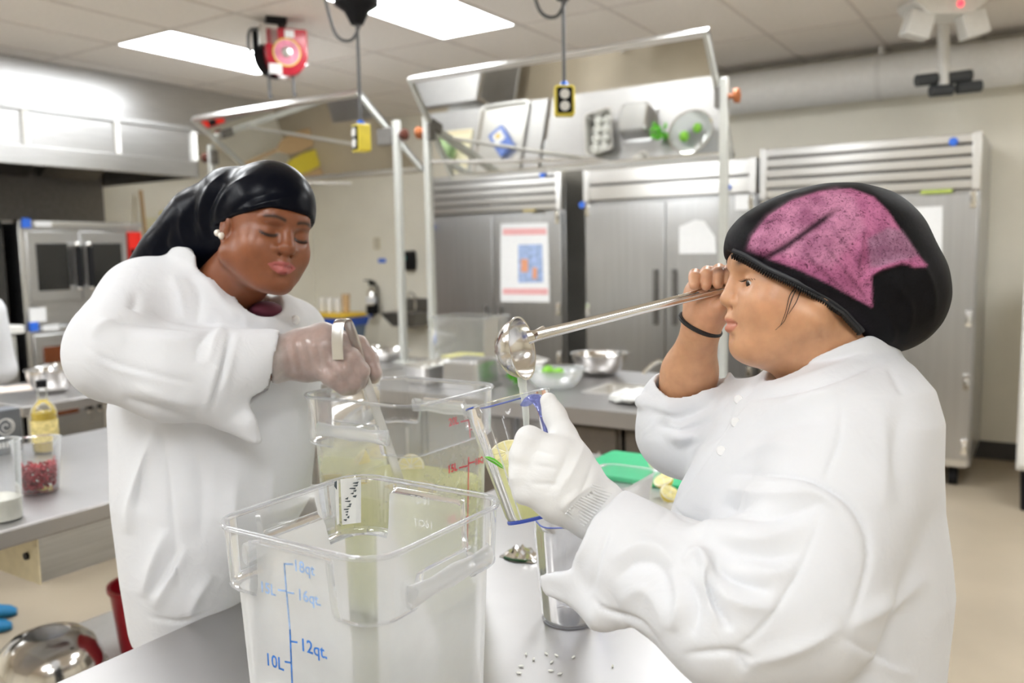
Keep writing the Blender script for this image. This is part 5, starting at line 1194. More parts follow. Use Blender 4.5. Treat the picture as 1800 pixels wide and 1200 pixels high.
# hairnet
xs = axis_pts([(.29,.63,.0028)]); ys = axis_pts([(1.05,1.31,.0028)]); zs = axis_pts([(-.05,.24,.0028)])
Hn = Field(xs, ys, zs); d0 = 1.18; q = d0/F
Hn.ell(C(1443, 458, d0), (158*q,.0985,129*q), 0); Hn.ell(C(1556, 512, d0), (103*q,.090,108*q), .05); Hn.ell(C(1345, 430, d0), (63*q,.068,52*q), .03); Hn.ell(C(1500, 420, d0), (112*q,.085,90*q), .03)
LX = [1200,1280,1309,1350,1397,1445,1483,1515,1527,1528]; LY = [425,441,452,476,497,521,547,582,640,800]
def netcut(X, Y, Z):
    Yd = np.where(Y < d0, Y, 2*d0-Y); px_ = 900+F*X/Yd; py_ = 600-F*Z/Yd; return (py_-np.interp(px_, LX, LY))*q*.75
Hn.cut(netcut, k=.004)
S = Hn.mesh(1); S.wrinkle(.0045, 55, 3, (1,.6,1)).relax(1)
net_folds = [([(1320,468),(1380,435),(1430,400),(1480,362)], -4, 7), ([(1352,455),(1400,425),(1450,385)], 2.5, 6), ([(1430,410),(1480,470),(1530,530)], 3, 6), ([(1450,400),(1500,460),(1528,520)], -2.5, 5), ([(1508,497),(1545,473),(1585,460),(1627,467)], 4, 5), ([(1508,497),(1512,450),(1520,400)], 2.5, 6), ([(1560,480),(1600,540),(1590,600)], 2.5, 8), ([(1545,520),(1570,580),(1560,612)], 2.5, 7), ([(1330,430),(1370,370),(1430,340)], 2, 7), ([(1400,480),(1440,500),(1500,530)], 3, 6), ([(1610,440),(1640,510),(1640,570)], 2, 8)]
S.fold(net_folds, None, 1.4)
x, y = S.px(); z = np.abs(S.P[:,1]-d0)
def inpoly(px_, py_, poly):
    c = np.zeros(len(px_), bool); n = len(poly)
    for i in range(n):
        (xa, ya_), (xb, yb_) = poly[i], poly[(i+1) % n]
        c ^= ((ya_ > py_) != (yb_ > py_)) & (px_ < (xb-xa)*(py_-ya_)/(yb_-ya_+1e-9)+xa)
    return c
pink = [(1312,440),(1322,415),(1350,380),(1390,353),(1440,336),(1495,331),(1535,345),(1562,372),(1580,400),(1612,445),(1630,466),(1608,470),(1585,459),(1555,470),(1532,482),(1533,540),(1505,525),(1460,500),(1400,472),(1350,455)]
# side coordinates as seen from the photograph carry over to the hidden side
xs_, ys_ = 900+F*S.P[:,0]/d0*1.0, 600-F*S.P[:,2]/d0
xn = np.where(S.P[:,1] < d0, x, xs_); yn = np.where(S.P[:,1] < d0, y, ys_)
def soft(poly, w=3.0):
    px2, py2 = xn, yn; ins_ = inpoly(px2, py2, poly); P_ = S.P.copy(); best = np.full(len(px2), 1e9)
    for i in range(len(poly)):
        a_, b_ = np.array(poly[i], float), np.array(poly[(i+1) % len(poly)], float); ab = b_-a_; t = np.clip(((px2-a_[0])*ab[0]+(py2-a_[1])*ab[1])/(ab@ab), 0, 1); best = np.minimum(best, np.hypot(px2-a_[0]-t*ab[0], py2-a_[1]-t*ab[1]))
    return smoothstep(-w, w, np.where(ins_, best, -best))
S.paint((.0045,.0045,.006)); S.tint(soft(pink), (.50,.17,.31))
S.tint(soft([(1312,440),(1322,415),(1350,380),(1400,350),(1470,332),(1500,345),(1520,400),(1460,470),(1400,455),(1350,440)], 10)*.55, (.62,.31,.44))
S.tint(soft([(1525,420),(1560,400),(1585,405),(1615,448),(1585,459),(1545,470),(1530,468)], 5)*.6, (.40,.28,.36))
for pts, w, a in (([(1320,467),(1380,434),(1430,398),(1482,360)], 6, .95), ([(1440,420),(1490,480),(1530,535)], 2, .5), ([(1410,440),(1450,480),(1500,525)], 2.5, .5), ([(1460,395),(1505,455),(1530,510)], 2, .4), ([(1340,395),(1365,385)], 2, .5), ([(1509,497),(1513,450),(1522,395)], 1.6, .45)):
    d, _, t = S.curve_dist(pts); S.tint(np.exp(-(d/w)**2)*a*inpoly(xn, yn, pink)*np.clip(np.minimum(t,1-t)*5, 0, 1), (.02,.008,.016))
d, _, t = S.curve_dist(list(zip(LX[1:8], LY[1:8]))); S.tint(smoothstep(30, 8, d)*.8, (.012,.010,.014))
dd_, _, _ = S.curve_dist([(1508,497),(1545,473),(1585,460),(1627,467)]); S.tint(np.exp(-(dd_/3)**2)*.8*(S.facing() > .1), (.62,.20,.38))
m, nt, b = nodes_of('hairnet'); at = N(nt, 'ShaderNodeVertexColor'); at.layer_name = 'Col'; tc = N(nt, 'ShaderNodeTexCoord')
n1 = N(nt, 'ShaderNodeTexNoise'); n1.inputs['Scale'].default_value = 190; n1.inputs['Detail'].default_value = 8; n1.inputs['Roughness'].default_value = .75; n1.inputs['Distortion'].default_value = 1.5; nt.links.new(tc.outputs['Object'], n1.inputs['Vector'])
n2 = N(nt, 'ShaderNodeTexNoise'); n2.inputs['Scale'].default_value = 28; n2.inputs['Detail'].default_value = 4; nt.links.new(tc.outputs['Object'], n2.inputs['Vector'])
r = ramp(nt, [(.36, (.16,.10,.15)), (.47, (.85,.82,.85)), (.7, (1.1,1.1,1.1))]); nt.links.new(n1.outputs[0], r.inputs[0]); r2 = ramp(nt, [(.35, (.62,.5,.6)), (.6, (1.1,1.08,1.1))]); nt.links.new(n2.outputs[0], r2.inputs[0])
mx = N(nt, 'ShaderNodeMix', data_type='RGBA', blend_type='MULTIPLY'); mx.inputs[0].default_value = 1; nt.links.new(at.outputs[0], mx.inputs[6]); nt.links.new(r.outputs[0], mx.inputs[7]); mx2 = N(nt, 'ShaderNodeMix', data_type='RGBA', blend_type='MULTIPLY'); mx2.inputs[0].default_value = 1; nt.links.new(mx.outputs[2], mx2.inputs[6]); nt.links.new(r2.outputs[0], mx2.inputs[7]); nt.links.new(mx2.outputs[2], b.inputs['Base Color'])
b.inputs['Roughness'].default_value = .6; b.inputs['Specular IOR Level'].default_value = .15; bp = N(nt, 'ShaderNodeBump'); bp.inputs['Strength'].default_value = .3; bp.inputs['Distance'].default_value = .0015; nt.links.new(n1.outputs[0], bp.inputs['Height']); nt.links.new(bp.outputs[0], b.inputs['Normal'])
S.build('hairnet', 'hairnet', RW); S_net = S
# elastic edge with frill, both sides of the head
eb = G(); fr_ = G()
near = [S.surf(xx, yy-4, .004) for xx, yy in zip(np.linspace(1288, 1516, 40), np.interp(np.linspace(1288, 1516, 40), LX, LY))]
kr = np.ones(9)/9; dn = np.array([p_[1] for p_ in near]); dn = np.convolve(np.pad(dn, 4, mode='edge'), kr, 'valid')
near = [C(900+F*p_[0]/p_[1], 600-F*p_[2]/p_[1], d_) for p_, d_ in zip(near, dn)]
for side in (0, 1):
    pts = [np.array([p_[0]+.012*side, p_[1] if side == 0 else 2*d0-p_[1], p_[2]]) for p_ in near]
    eb.tube(pts, .0038, n=8)
    fr = [pts[i//3]*(1-(i % 3)/3)+pts[min(i//3+1, 39)]*((i % 3)/3)+np.array([-.001, 0, -.0055-.002*(i % 2)]) for i in range(117)]
    fr_.tube(fr, [.002+.0026*(i % 2) for i in range(117)], n=6)
cpart('elastic_band', eb, mat('elastic', (.02,.021,.026), .5), RW); cpart('frill', fr_, 'lash', RW)
# loose strands in front of the ear
st_ = G()
for pts in ([(1402,503),(1392,525),(1384,550),(1378,565),(1363,580)], [(1408,508),(1400,530),(1386,552)], [(1398,505),(1388,520),(1381,548),(1372,572)]):
    sp = spline([S_face.surf(a, b_, .0022, (1.05,1.2)) for a, b_ in pts], 6); st_.tube(sp, list(np.linspace(.0008,.0003,len(sp))), n=5)
cpart('hair_strand', st_, 'lash', RW)
# black hair tie on the wrist
ax_ = C(1212, 655, 1.39)-C(1237, 552, 1.330); ax_ /= np.linalg.norm(ax_); c = C(1231, 570, 1.334); e1 = np.cross(ax_, [0,1.,0]); e1 /= np.linalg.norm(e1); e2 = np.cross(ax_, e1); tilt = .35
cpart('hair_tie', G().tube([c+(e1*math.cos(t)+e2*math.sin(t))*.0335+ax_*.010*math.cos(t+.4)*(1) for t in np.linspace(0, 2*math.pi, 41)], .0036, n=8), 'lash', RW)

# white chef jacket
xs = axis_pts([(.02,.66,.0034)]); ys = axis_pts([(.86,1.20,.0034), (1.20,1.56,.0055)]); zs = axis_pts([(-.78,-.50,.008), (-.50,.025,.0034)])
J = Field(xs, ys, zs)
J.stack([(612,1440,1548,1.2,.062), (640,1368,1585,1.2,.12), (680,1322,1609,1.2,.175), (730,1282,1618,1.2,.205), (800,1238,1617,1.2,.215), (870,1200,1620,1.2,.22), (950,1172,1634,1.2,.222), (1010,1165,1640,1.2,.222), (1080,1185,1632,1.2,.215), (1200,1225,1618,1.2,.21), (1380,1230,1620,1.2,.21), (1540,1225,1625,1.2,.21)], 0)
J.ell(C(1490, 800, 1.075), (.092,.085,.10), .035)
J.cone(C(1478, 850, 1.05), C(1385, 1060, 1.00), .098, .100, .014); J.cone(C(1385, 1060, 1.00), C(1290, 1085, 1.00), .095, .088, .02)
J.cone(C(1300, 1080, 1.00), C(1110, 975, 1.085), .090, .070, .018)
J.chain([C(1250,930,1.0), C(1335,952,.983), C(1430,930,.980)], [.010,.022,.012], .03)
J.chain([C(1255,1010,.985), C(1330,1045,.955), C(1410,1045,.94)], [.010,.020,.012], .03)
J.cone(C(1110, 975, 1.085), C(1058, 935, 1.115), .066, .060, .02)
# turned-back, gaping cuff
J.cone(C(1058, 935, 1.115), C(1030, 940, 1.12), .054, .046, .02)
J.chain([C(1072, 890, 1.115), C(1050, 935, 1.095), C(1012, 1005, 1.085), C(962, 1014, 1.09)], [.016,.022,.020,.009], .012)

for t_ in np.linspace(0, 1, 6): J.cone(C(950+14*t_, 1006+34*t_, 1.092), C(1015+15*t_, 1008+46*t_, 1.086), .0055, .010, .006)
J.cone(C(1005, 1030, 1.088), C(1060, 1060, 1.07), .014, .035, .02)
# far sleeve with rolled cuff
J.cone(C(1390, 775, 1.33), C(1205, 752, 1.42), .105, .078, .04); J.cone(C(1205, 755, 1.42), C(1196, 712, 1.42), .078, .066, .03)
J.chain([C(1128, 706, 1.405), C(1180, 722, 1.36), C(1240, 700, 1.35), C(1272, 668, 1.37)], [.010,.019,.019,.015], .007)
J.chain([C(1128, 706, 1.405), C(1170, 690, 1.46), C(1230, 668, 1.45), C(1272, 668, 1.37)], [.010,.017,.017,.015], .007)
J.chain([C(1150, 742, 1.40), C(1200, 760, 1.345), C(1262, 728, 1.34)], [.012,.020,.014], .010)
def cuff_edge(X, Y, Z):
    px_ = 900+F*X/Y; py_ = 600-F*Z/Y; return np.where(py_ < 1003, (np.interp(py_, [800,868,908,1000], [1160,1090,1044,1006])-px_)*1.1/F*.8, -1.0)
J.cut(cuff_edge, (.02,.95,-.33), (.22,1.30,-.14), .002)
# neck opening and standing collar
J.cone(C(1485, 650, 1.195), C(1425, 560, 1.18), .0775, .072, .012); 
LCX, LCY = [1250,1330,1345,1378,1430,1480,1527,1560,1700], [672,664,655,645,628,606,590,592,600]
def collar(X, Y, Z):
    Yd = np.where(Y < 1.195, Y, 2.39-Y); px_ = 900+F*X/Yd; py_ = 600-F*Z/Yd; return (np.interp(px_, LCX, LCY)-py_)*1.19/F*.9
J.cut(collar, (.33,1.05,-.06), (.60,1.33,.03), .004)
J.cone(C(1470, 640, 1.195), C(1405, 520, 1.18), .0675, .0675, .002, 'sub'); J.cone(C(1440, 660, 1.19), C(1360, 600, 1.18), .05, .05, .004, 'sub')
# hollow of the near cuff and far cuff
J.cone(C(1100, 950, 1.105), C(1010, 890, 1.135), .038, .046, .004, 'sub'); J.cone(C(1060, 975, 1.105), C(960, 985, 1.12), .020, .034, .006, 'sub'); J.cone(C(1199, 722, 1.42), C(1218, 645, 1.385), .052, .056, .006, 'sub')
S = J.mesh(1)
S.wrinkle(.006, 26, 5, (1,1,.8))
SR = (.8, 1.12)
S.fold([([(1265,837),(1310,832),(1385,838),(1435,850),(1490,885),(1520,930),(1527,980),(1515,1035),(1490,1100)], -5, 5), ([(1280,850),(1385,852),(1430,864),(1480,896),(1508,940)], 4, 9),
        ([(1480,705),(1475,765),(1460,815),(1447,850)], -2.5, 3.5), ([(1447,870),(1430,940),(1395,1020),(1340,1100),(1305,1130),(1280,1140)], -2.5, 3.5),
        ([(1255,880),(1300,898),(1370,905),(1450,880)], -7, 15), ([(1250,930),(1330,948),(1420,925)], 5, 18), ([(1270,858),(1340,868),(1440,862)], 5, 12), ([(1262,955),(1330,985),(1420,965)], -4, 14),
        ([(1245,985),(1290,1018),(1360,1040)], -8, 12), ([(1255,1030),(1300,1060),(1370,1070)], 6, 14), ([(1300,985),(1350,1010),(1400,1000)], 6, 15),
        ([(1200,990),(1220,972),(1240,985),(1245,1040),(1268,1100)], 9, 11), ([(1240,985),(1252,1050),(1285,1110)], -10, 8), ([(1205,1005),(1225,1060),(1215,1120)], -6, 10), ([(1180,1000),(1195,1060),(1180,1110)], 6, 12),
        ([(1070,985),(1120,958),(1165,965),(1195,1010)], 5, 13), ([(1080,1020),(1120,990),(1160,1000),(1185,1070)], -5, 12), ([(1085,1060),(1130,1035),(1160,1070),(1165,1120)], 4, 14),
        ([(1040,1045),(1060,1070),(1125,1092),(1165,1140)], -3.5, 4), ([(1080,1080),(1120,1130),(1140,1190)], 5, 12), ([(1050,905),(1030,960),(1000,1005)], 4, 8), ([(1075,915),(1055,975),(1040,1045)], -3, 5),
        ([(1200,1150),(1280,1145),(1330,1160)], -4, 6), ([(1300,1170),(1400,1140),(1480,1100)], 5, 14), ([(1290,1140),(1310,1180)], -4, 8)], (.8,1.14), 1.5)
S.fold([([(1468,1112),(1530,1150),(1590,1178)], -4, 9), ([(1490,1105),(1560,1060),(1635,1010)], 7, 16), ([(1480,1125),(1560,1170),(1610,1190)], 4, 12), ([(1540,700),(1560,800),(1550,900)], 4, 22), ([(1590,700),(1575,800),(1590,900)], -4, 18),
        ([(1330,690),(1300,715),(1260,770),(1200,860),(1145,935)], -5, 5), ([(1322,672),(1285,700),(1245,750)], 5, 7), ([(1180,882),(1195,905),(1237,922)], -4, 4), ([(1350,720),(1420,700),(1480,690)], 5, 14), ([(1310,770),(1380,745),(1450,740)], -5, 14), ([(1280,815),(1350,785),(1430,785)], 5, 14),
        ([(1130,715),(1190,735),(1255,710)], -5, 6), ([(1150,745),(1205,755),(1265,725)], -6, 7), ([(1200,790),(1260,760),(1290,700)], -6, 8), ([(1180,770),(1230,765)], 5, 8), ([(1318,704),(1400,684),(1470,664),(1552,634)], -6, 5), ([(1330,688),(1410,666),(1480,642),(1540,612)], 4, 9), ([(1345,656),(1325,675),(1300,706)], -5, 5), ([(1385,705),(1450,690),(1530,665)], 3, 12), ([(1560,640),(1590,700)], -3, 6)], None, 1.35)
S.relax(1, .35); S_jr = S
S.build('jacket', 'jacket_white', RW)
for (xx, yy) in ((1298,702), (1293,742), (1268,792)):
    p_ = S.surf(xx, yy, .001); cpart('button', G().lathe([(.001,.004),(.006,.004),(.0068,.0025),(.0068,-.002)], p_, axis=(-.3,-.95,.1), n=18), 'button_white', RW)
# white knit glove
xs = axis_pts([(-.005,.185,.0022)]); ys = axis_pts([(1.05,1.25,.0022)]); zs = axis_pts([(-.30,-.055,.0022)])
Gf = Field(xs, ys, zs); g1 = lambda r_, d_=1.14: r_*d_/F
Gf.chain([C(1030, 885, 1.125), C(1000, 850, 1.115), C(975, 815, 1.11)], [.040,.043,.036], .02)
Gf.cone(C(985, 870, 1.115), C(955, 850, 1.115), .036, .034, .02)
Gf.chain([C(1008, 805, 1.12), C(990, 765, 1.135), C(975, 730, 1.145), C(964, 704, 1.148)], [.024,.017,.0145,.0115], .010)
for i, (x0, y0_, x1, y1_, r_) in enumerate(((985,795,930,772,.0165), (978,815,921,800,.0170), (972,842,918,834,.0168), (970,868,926,862,.0150))):
    Gf.chain([C(x0, y0_, 1.112), C(x1, y1_, 1.110), C(x1-4, y1_+4, 1.135), C(x1+14, y1_+4, 1.160)], [r_, r_*.98, r_*.92, r_*.75], .011)
Gf.cone(C(1012, 870, 1.12), C(1050, 896, 1.122), .040, .040, .010)
Gf.cone(C(1050, 897, 1.122), C(1061, 905, 1.122), .043, .041, .005)
Gf.cone(C(1052, 898, 1.122), C(1090, 925, 1.122), .034, .036, .003, 'sub')
S = Gf.mesh(1); S.wrinkle(.0022, 70, 9)
S.fold([([(1030,770),(1010,820),(975,880)], 3, 7), ([(1045,800),(1030,850),(1000,895)], -3, 6), ([(1000,790),(985,830),(960,870)], -2.5, 6), ([(940,790),(980,800)], -2.5, 5), ([(935,817),(985,825)], -2.5, 5), ([(930,850),(985,852)], -2.5, 5), ([(990,900),(1000,880),(1040,850)], 4, 6), ([(1002,905),(1020,880),(1050,860)], -3.5, 4)])
for k in range(0):
    a = np.array([996+5.4*k, 892-4.4*k]); S.fold([([(a[0], a[1]), (a[0]+20, a[1]+15), (a[0]+40, a[1]+30)], -2.2, 2.0)])
S.build('glove', 'glove_knit', RW)
rib = G()
for k in range(15):
    t_ = k/14; a_ = np.array([994+46*t_, 901-50*t_]); b_ = np.array([1030+52*t_, 926-62*t_])
    rib.tube([S.surf(*(a_+(b_-a_)*q_), .0008, (1.0,1.16), 5) for q_ in np.linspace(.02, .93, 6)], .0014, n=6)
cpart('cuff_rib', rib, 'glove_knit', RW)

# ------------------------------------------------------------------ woman in the black headscarf
lO = np.array([-.469, 1.6, .2058])
lf, ll, lu = np.array([.662,-.732,-.161]), np.array([.724,.680,-.115]), np.array([.193,-.040,.980])
lf /= np.linalg.norm(lf); ll -= lf*(ll@lf); ll /= np.linalg.norm(ll); lu = np.cross(lf, ll)
base = to_world(C(385, 1000, 1.8)); LW = thing('person', 'person in a white chef jacket and black satin headscarf stirring the lemonade', 'person', (base[0], base[1], 0))
xs = axis_pts([(-.86,-.56,.007), (-.56,-.34,.0020), (-.34,-.24,.0026)]); ys = axis_pts([(1.42,1.50,.006), (1.50,1.64,.0021), (1.64,1.98,.007)]); zs = axis_pts([(-.36,-.11,.007), (-.11,.04,.0024), (.04,.29,.0021), (.29,.36,.006)])
B = Field(xs, ys, zs)
HL = head_shape(B, lO, lf, ll, lu, nose=1.28, lips=1.30, cheek=.99, eye_open=False, jaw=1.03)
B.ell(HL(.030,0,-.070), (.042,.048,.030), .025); B.ell(HL(.0965,0,-.0215), (.0125,.0140,.0115), .006, np.stack([lf, ll, lu]))
B.cone(HL(-.015,0,-.045), C(365, 545, 1.72), .060, .068, .03)
B.stack([(560,270,470,1.74,.11), (640,230,530,1.76,.14), (760,230,530,1.78,.15), (900,230,530,1.78,.15)], .03)
wr, pm = C(500, 628, 1.585), C(545, 622, 1.60)
B.cone(C(280, 560, 1.68), C(195, 620, 1.52), .055, .048, .02); B.cone(C(195, 620, 1.52), C(450, 640, 1.57), .048, .036, .02); B.cone(C(450, 640, 1.57), wr, .036, .032, .015)
def fist(Fd, gr=0.0):
    Fd.chain([wr, C(530, 622, 1.595), C(572, 612, 1.60), C(588, 612, 1.605)], [.034+gr,.043+gr,.044+gr,.030+gr], .015)
    Fd.cone(C(540, 640, 1.59), C(580, 640, 1.588), .030+gr, .028+gr, .015)
    Fd.chain([C(596, 600, 1.612), C(630, 606, 1.622), C(650, 632, 1.622), C(659, 656, 1.612)], [.018+gr,.0155+gr,.0140+gr,.0115+gr], .006)
    Fd.chain([C(590, 612, 1.590), C(616, 628, 1.572), C(634, 652, 1.578), C(632, 672, 1.592)], [.018+gr,.0155+gr,.0140+gr,.0115+gr], .006)
    Fd.chain([C(574, 630, 1.575), C(602, 650, 1.562), C(620, 671, 1.572), C(620, 682, 1.590)], [.017+gr,.0150+gr,.0135+gr,.0110+gr], .006)
    Fd.chain([C(556, 644, 1.570), C(582, 664, 1.560), C(602, 678, 1.568), C(606, 684, 1.588)], [.015+gr,.0132+gr,.0120+gr,.0100+gr], .006)
    Fd.chain([C(560, 600, 1.63), C(600, 618, 1.645), C(640, 640, 1.640), C(655, 662, 1.622)], [.020+gr,.0165+gr,.0140+gr,.0115+gr], .008)
fist(B)
S = B.mesh(1)
S.paint((.235, .080, .034)); x, y = S.px(); loc = S.P-lO; lx_, ly_, lz_ = loc@lf, loc@ll, loc@lu
S.tint(np.exp(-(((lx_-.05)/.035)**2+((lz_+.02)/.03)**2))*.45, (.36,.125,.05))
lipm = lip_mask(lx_, ly_, lz_, 1.15)
S.tint(lipm*.85, (.46,.125,.125))
for s_ in (-1, 1):
    yy = s_*ly_; bm_ = np.exp(-((lz_-.0275-.0035*np.sin(np.clip((yy-.012)/.036, 0, 1)*3.1))/.0036)**2)*smoothstep(.008,.014,yy)*smoothstep(.052,.044,yy)*(lx_ > .04)
    S.tint(bm_*.95, (.020,.009,.006))
    ll_ = np.exp(-((lz_+.0038+.004*((yy-.032)/.016)**2*-1)/.0027)**2)*smoothstep(.013,.019,yy)*smoothstep(.051,.045,yy)*(lx_ > .05); S.tint(ll_*1.0, (.006,.003,.003))
handw = smoothstep(470,500,x)*smoothstep(560,570,y)*(S.P[:,1] < 1.66)*(x > 470)
S.tint(handw*.8, (.36,.15,.085))
S.build('body', 'skin', LW); S_lf = S
lash = G()
for s_ in (-1, 1):
    for k in range(10):
        t = k/9; yy = s_*(.018+.030*t); zz = -.0042+.004*((abs(yy)-.032)/.016)**2
        o_ = HL(.0795-.012*max(0, t-.5)**2*3-.004*max(0, .3-t), yy, zz); lash.tube([o_, o_+lf*.004-lu*.0022, o_+lf*.0065-lu*.0030], [.0007,.0006,.0002], n=5)
cpart('eyelashes', lash, 'lash', LW)
for k, (xx, yy) in enumerate(((382,409), (389,414))):
    p_ = S.surf(xx, yy, .0045, (1.45,1.7)); er = cpart('earring', G().ball(p_, .0062, 16, 10), mat('pearl', (.85,.80,.72), .12, coat=.5), LW); cpart('setting', G().lathe([(.001,-.001),(.0068,0),(.0068,.003),(.004,.005)], p_-lf*0+np.array([0,.002,0]), axis=(0,1,0), n=16), 'chrome', er)
# clear glove over the fist
xs = axis_pts([(-.45,-.24,.0026)]); ys = axis_pts([(1.50,1.70,.0026)]); zs = axis_pts([(-.12,.06,.0026)])
Gf = Field(xs, ys, zs); fist(Gf, .0028); Gf.cone(C(486, 630, 1.58), C(505, 628, 1.585), .047, .041, .012); Gf.cone(C(470, 632, 1.575), C(500, 628, 1.585), .043, .036, .003, 'sub')
S = Gf.mesh(1); S.wrinkle(.0035, 75, 21, (1,1,.5))
for k in range(11): S.fold([([(500+9*k, 585+2*k), (506+9*k, 625), (515+10*k, 660+2*k)], 2.0 if k % 2 else -1.6, 3)])
clear('glove_clear', (.98,.97,.96), .12, .34, (.92,.89,.87), grain=.26, gscale=60, edge=.35)
S.build('glove', 'glove_clear', LW)
# headscarf
xs = axis_pts([(-.84,-.37,.0030)]); ys = axis_pts([(1.46,1.86,.0030)]); zs = axis_pts([(.06,.37,.0030)])
D_ = Field(xs, ys, zs); A = np.stack([lf, ll, lu])
D_.ell(HL(-.008,0,.046), (.1035,.0835,.0925), 0, A); D_.cone(HL(.068,-.024,.038), HL(.068,.024,.038), .0215, .0215, .015); D_.ell(HL(-.055,0,.03), (.075,.078,.075), .04, A)
def edge(X, Y, Z):
    p = [X-lO[0], Y-lO[1], Z-lO[2]]; fx = sum(p[i]*lf[i] for i in range(3)); fz_ = sum(p[i]*lu[i] for i in range(3)); return (.004+np.clip(fx+.03, 0, .2)*.36)-fz_
D_.cut(edge, k=.004)
D_.chain([HL(-.07,-.01,.03), C(340, 412, 1.70), C(292, 456, 1.73), C(246, 500, 1.75)], [.072,.058,.048,.036], .03)
D_.chain([C(402, 346, 1.64), C(350, 378, 1.68), C(300, 432, 1.71), C(250, 480, 1.735)], [.056,.048,.040,.030], .03)
D_.cone(HL(-.085,-.02,.0), C(355, 440, 1.68), .05, .045, .03)
S = D_.mesh(1); S.wrinkle(.003, 38, 12)
S.fold([([(372,420),(365,380),(385,335),(430,302)], -5, 5), ([(360,420),(352,375),(368,330),(400,300)], 5, 6), ([(378,400),(385,360),(410,325),(445,305)], 4, 5), ([(345,430),(335,390),(345,345)], -4, 6), ([(330,440),(318,400),(322,365)], 4, 7), ([(390,395),(430,372),(480,352),(520,345)], 3, 5), ([(385,400),(420,385),(475,366),(530,362)], -2, 4), ([(310,450),(290,430),(300,390)], -4, 7), ([(290,460),(270,450),(280,420)], 3, 7), ([(400,380),(440,350),(500,335)], -2, 7), ([(395,398),(440,376),(500,362)], 2.2, 4)])
m, nt, b = nodes_of('satin_black'); b.inputs['Base Color'].default_value = (.0022,.003,.007,1); b.inputs['Roughness'].default_value = .30; b.inputs['Specular IOR Level'].default_value = .09
tc = N(nt, 'ShaderNodeTexCoord'); nz = N(nt, 'ShaderNodeTexNoise'); nz.inputs['Scale'].default_value = 40; nz.inputs['Detail'].default_value = 3; nt.links.new(tc.outputs['Object'], nz.inputs['Vector']); bp = N(nt, 'ShaderNodeBump'); bp.inputs['Strength'].default_value = .15; bp.inputs['Distance'].default_value = .004; nt.links.new(nz.outputs[0], bp.inputs['Height']); nt.links.new(bp.outputs[0], b.inputs['Normal'])
S.build('headscarf', 'satin_black', LW)
# jacket
xs = axis_pts([(-.95,-.22,.0045)]); ys = axis_pts([(1.38,1.75,.0048), (1.75,2.02,.008)]); zs = axis_pts([(-.66,.20,.0045)])
J = Field(xs, ys, zs)
J.stack([(448,330,400,1.73,.06), (472,285,450,1.73,.11), (505,240,500,1.735,.15), (560,225,548,1.75,.18), (640,215,562,1.76,.19), (720,203,558,1.78,.19), (880,211,540,1.79,.195), (1000,228,470,1.80,.185), (1085,244,432,1.81,.17), (1103,250,425,1.81,.165)], 0)
J.ell(C(265, 535, 1.68), (.085,.10,.085), .05); J.ell(C(520, 600, 1.86), (.07,.09,.09), .05)
J.chain([C(262, 540, 1.66), C(205, 600, 1.54)], [.092,.082], .04); J.cone(C(205, 622, 1.53), C(185, 630, 1.52), .078, .060, .03)
J.chain([C(205, 630, 1.53), C(300, 655, 1.54), C(380, 660, 1.555)], [.080,.084,.085], .03)
J.chain([C(380, 655, 1.555), C(440, 640, 1.565), C(478, 622, 1.575)], [.074,.062,.046], .02)
J.chain([C(390, 700, 1.545), C(440, 740, 1.54), C(452, 768, 1.54)], [.05,.022,.008], .02); J.chain([C(400, 735, 1.545), C(448, 770, 1.54)], [.022,.008], .02)
J.cone(C(355, 560, 1.73), C(380, 450, 1.69), .096, .086, .02)
LCX, LCY = [200,330,350,390,430,470,485,505,535,600], [438,438,441,470,503,521,516,514,528,560]
def collar(X, Y, Z):
    px_ = 900+F*X/1.68; py_ = 600-F*Z/1.68; return (np.interp(px_, LCX, LCY)-py_)*1.68/F*.8
J.cut(collar, (-.68,1.5,.03), (-.40,1.95,.25), .004)
J.cone(C(375, 560, 1.72), C(420, 420, 1.64), .066, .074, .004, 'sub'); J.cone(C(430, 545, 1.68), C(490, 480, 1.60), .045, .06, .006, 'sub')
J.cone(C(440, 665, 1.565), C(540, 615, 1.59), .040, .056, .006, 'sub'); J.cone(C(430, 690, 1.56), C(500, 740, 1.56), .022, .05, .01, 'sub')
S = J.mesh(1); S.wrinkle(.008, 20, 31, (1,1,.7))
S.fold([([(140,603),(187,633),(267,657),(367,680)], -3.5, 4), ([(150,615),(200,645),(300,672)], 3, 6), ([(177,552),(215,565),(290,568),(345,572),(388,565)], -6, 9), ([(225,590),(300,600),(370,600)], 6, 14), ([(345,640),(352,600),(385,568)], -5, 8), ([(368,640),(378,600),(395,570)], 6, 8),
        ([(405,580),(388,650),(366,735)], -5, 5), ([(398,575),(380,650),(358,735)], 4, 5), ([(420,578),(405,640),(395,690)], 3, 6), ([(210,700),(280,720),(350,745)], -6, 10), ([(230,680),(300,700),(360,715)], 5, 12), ([(160,590),(180,570),(215,560)], 5, 8)], (1.3,1.66), 1.6)
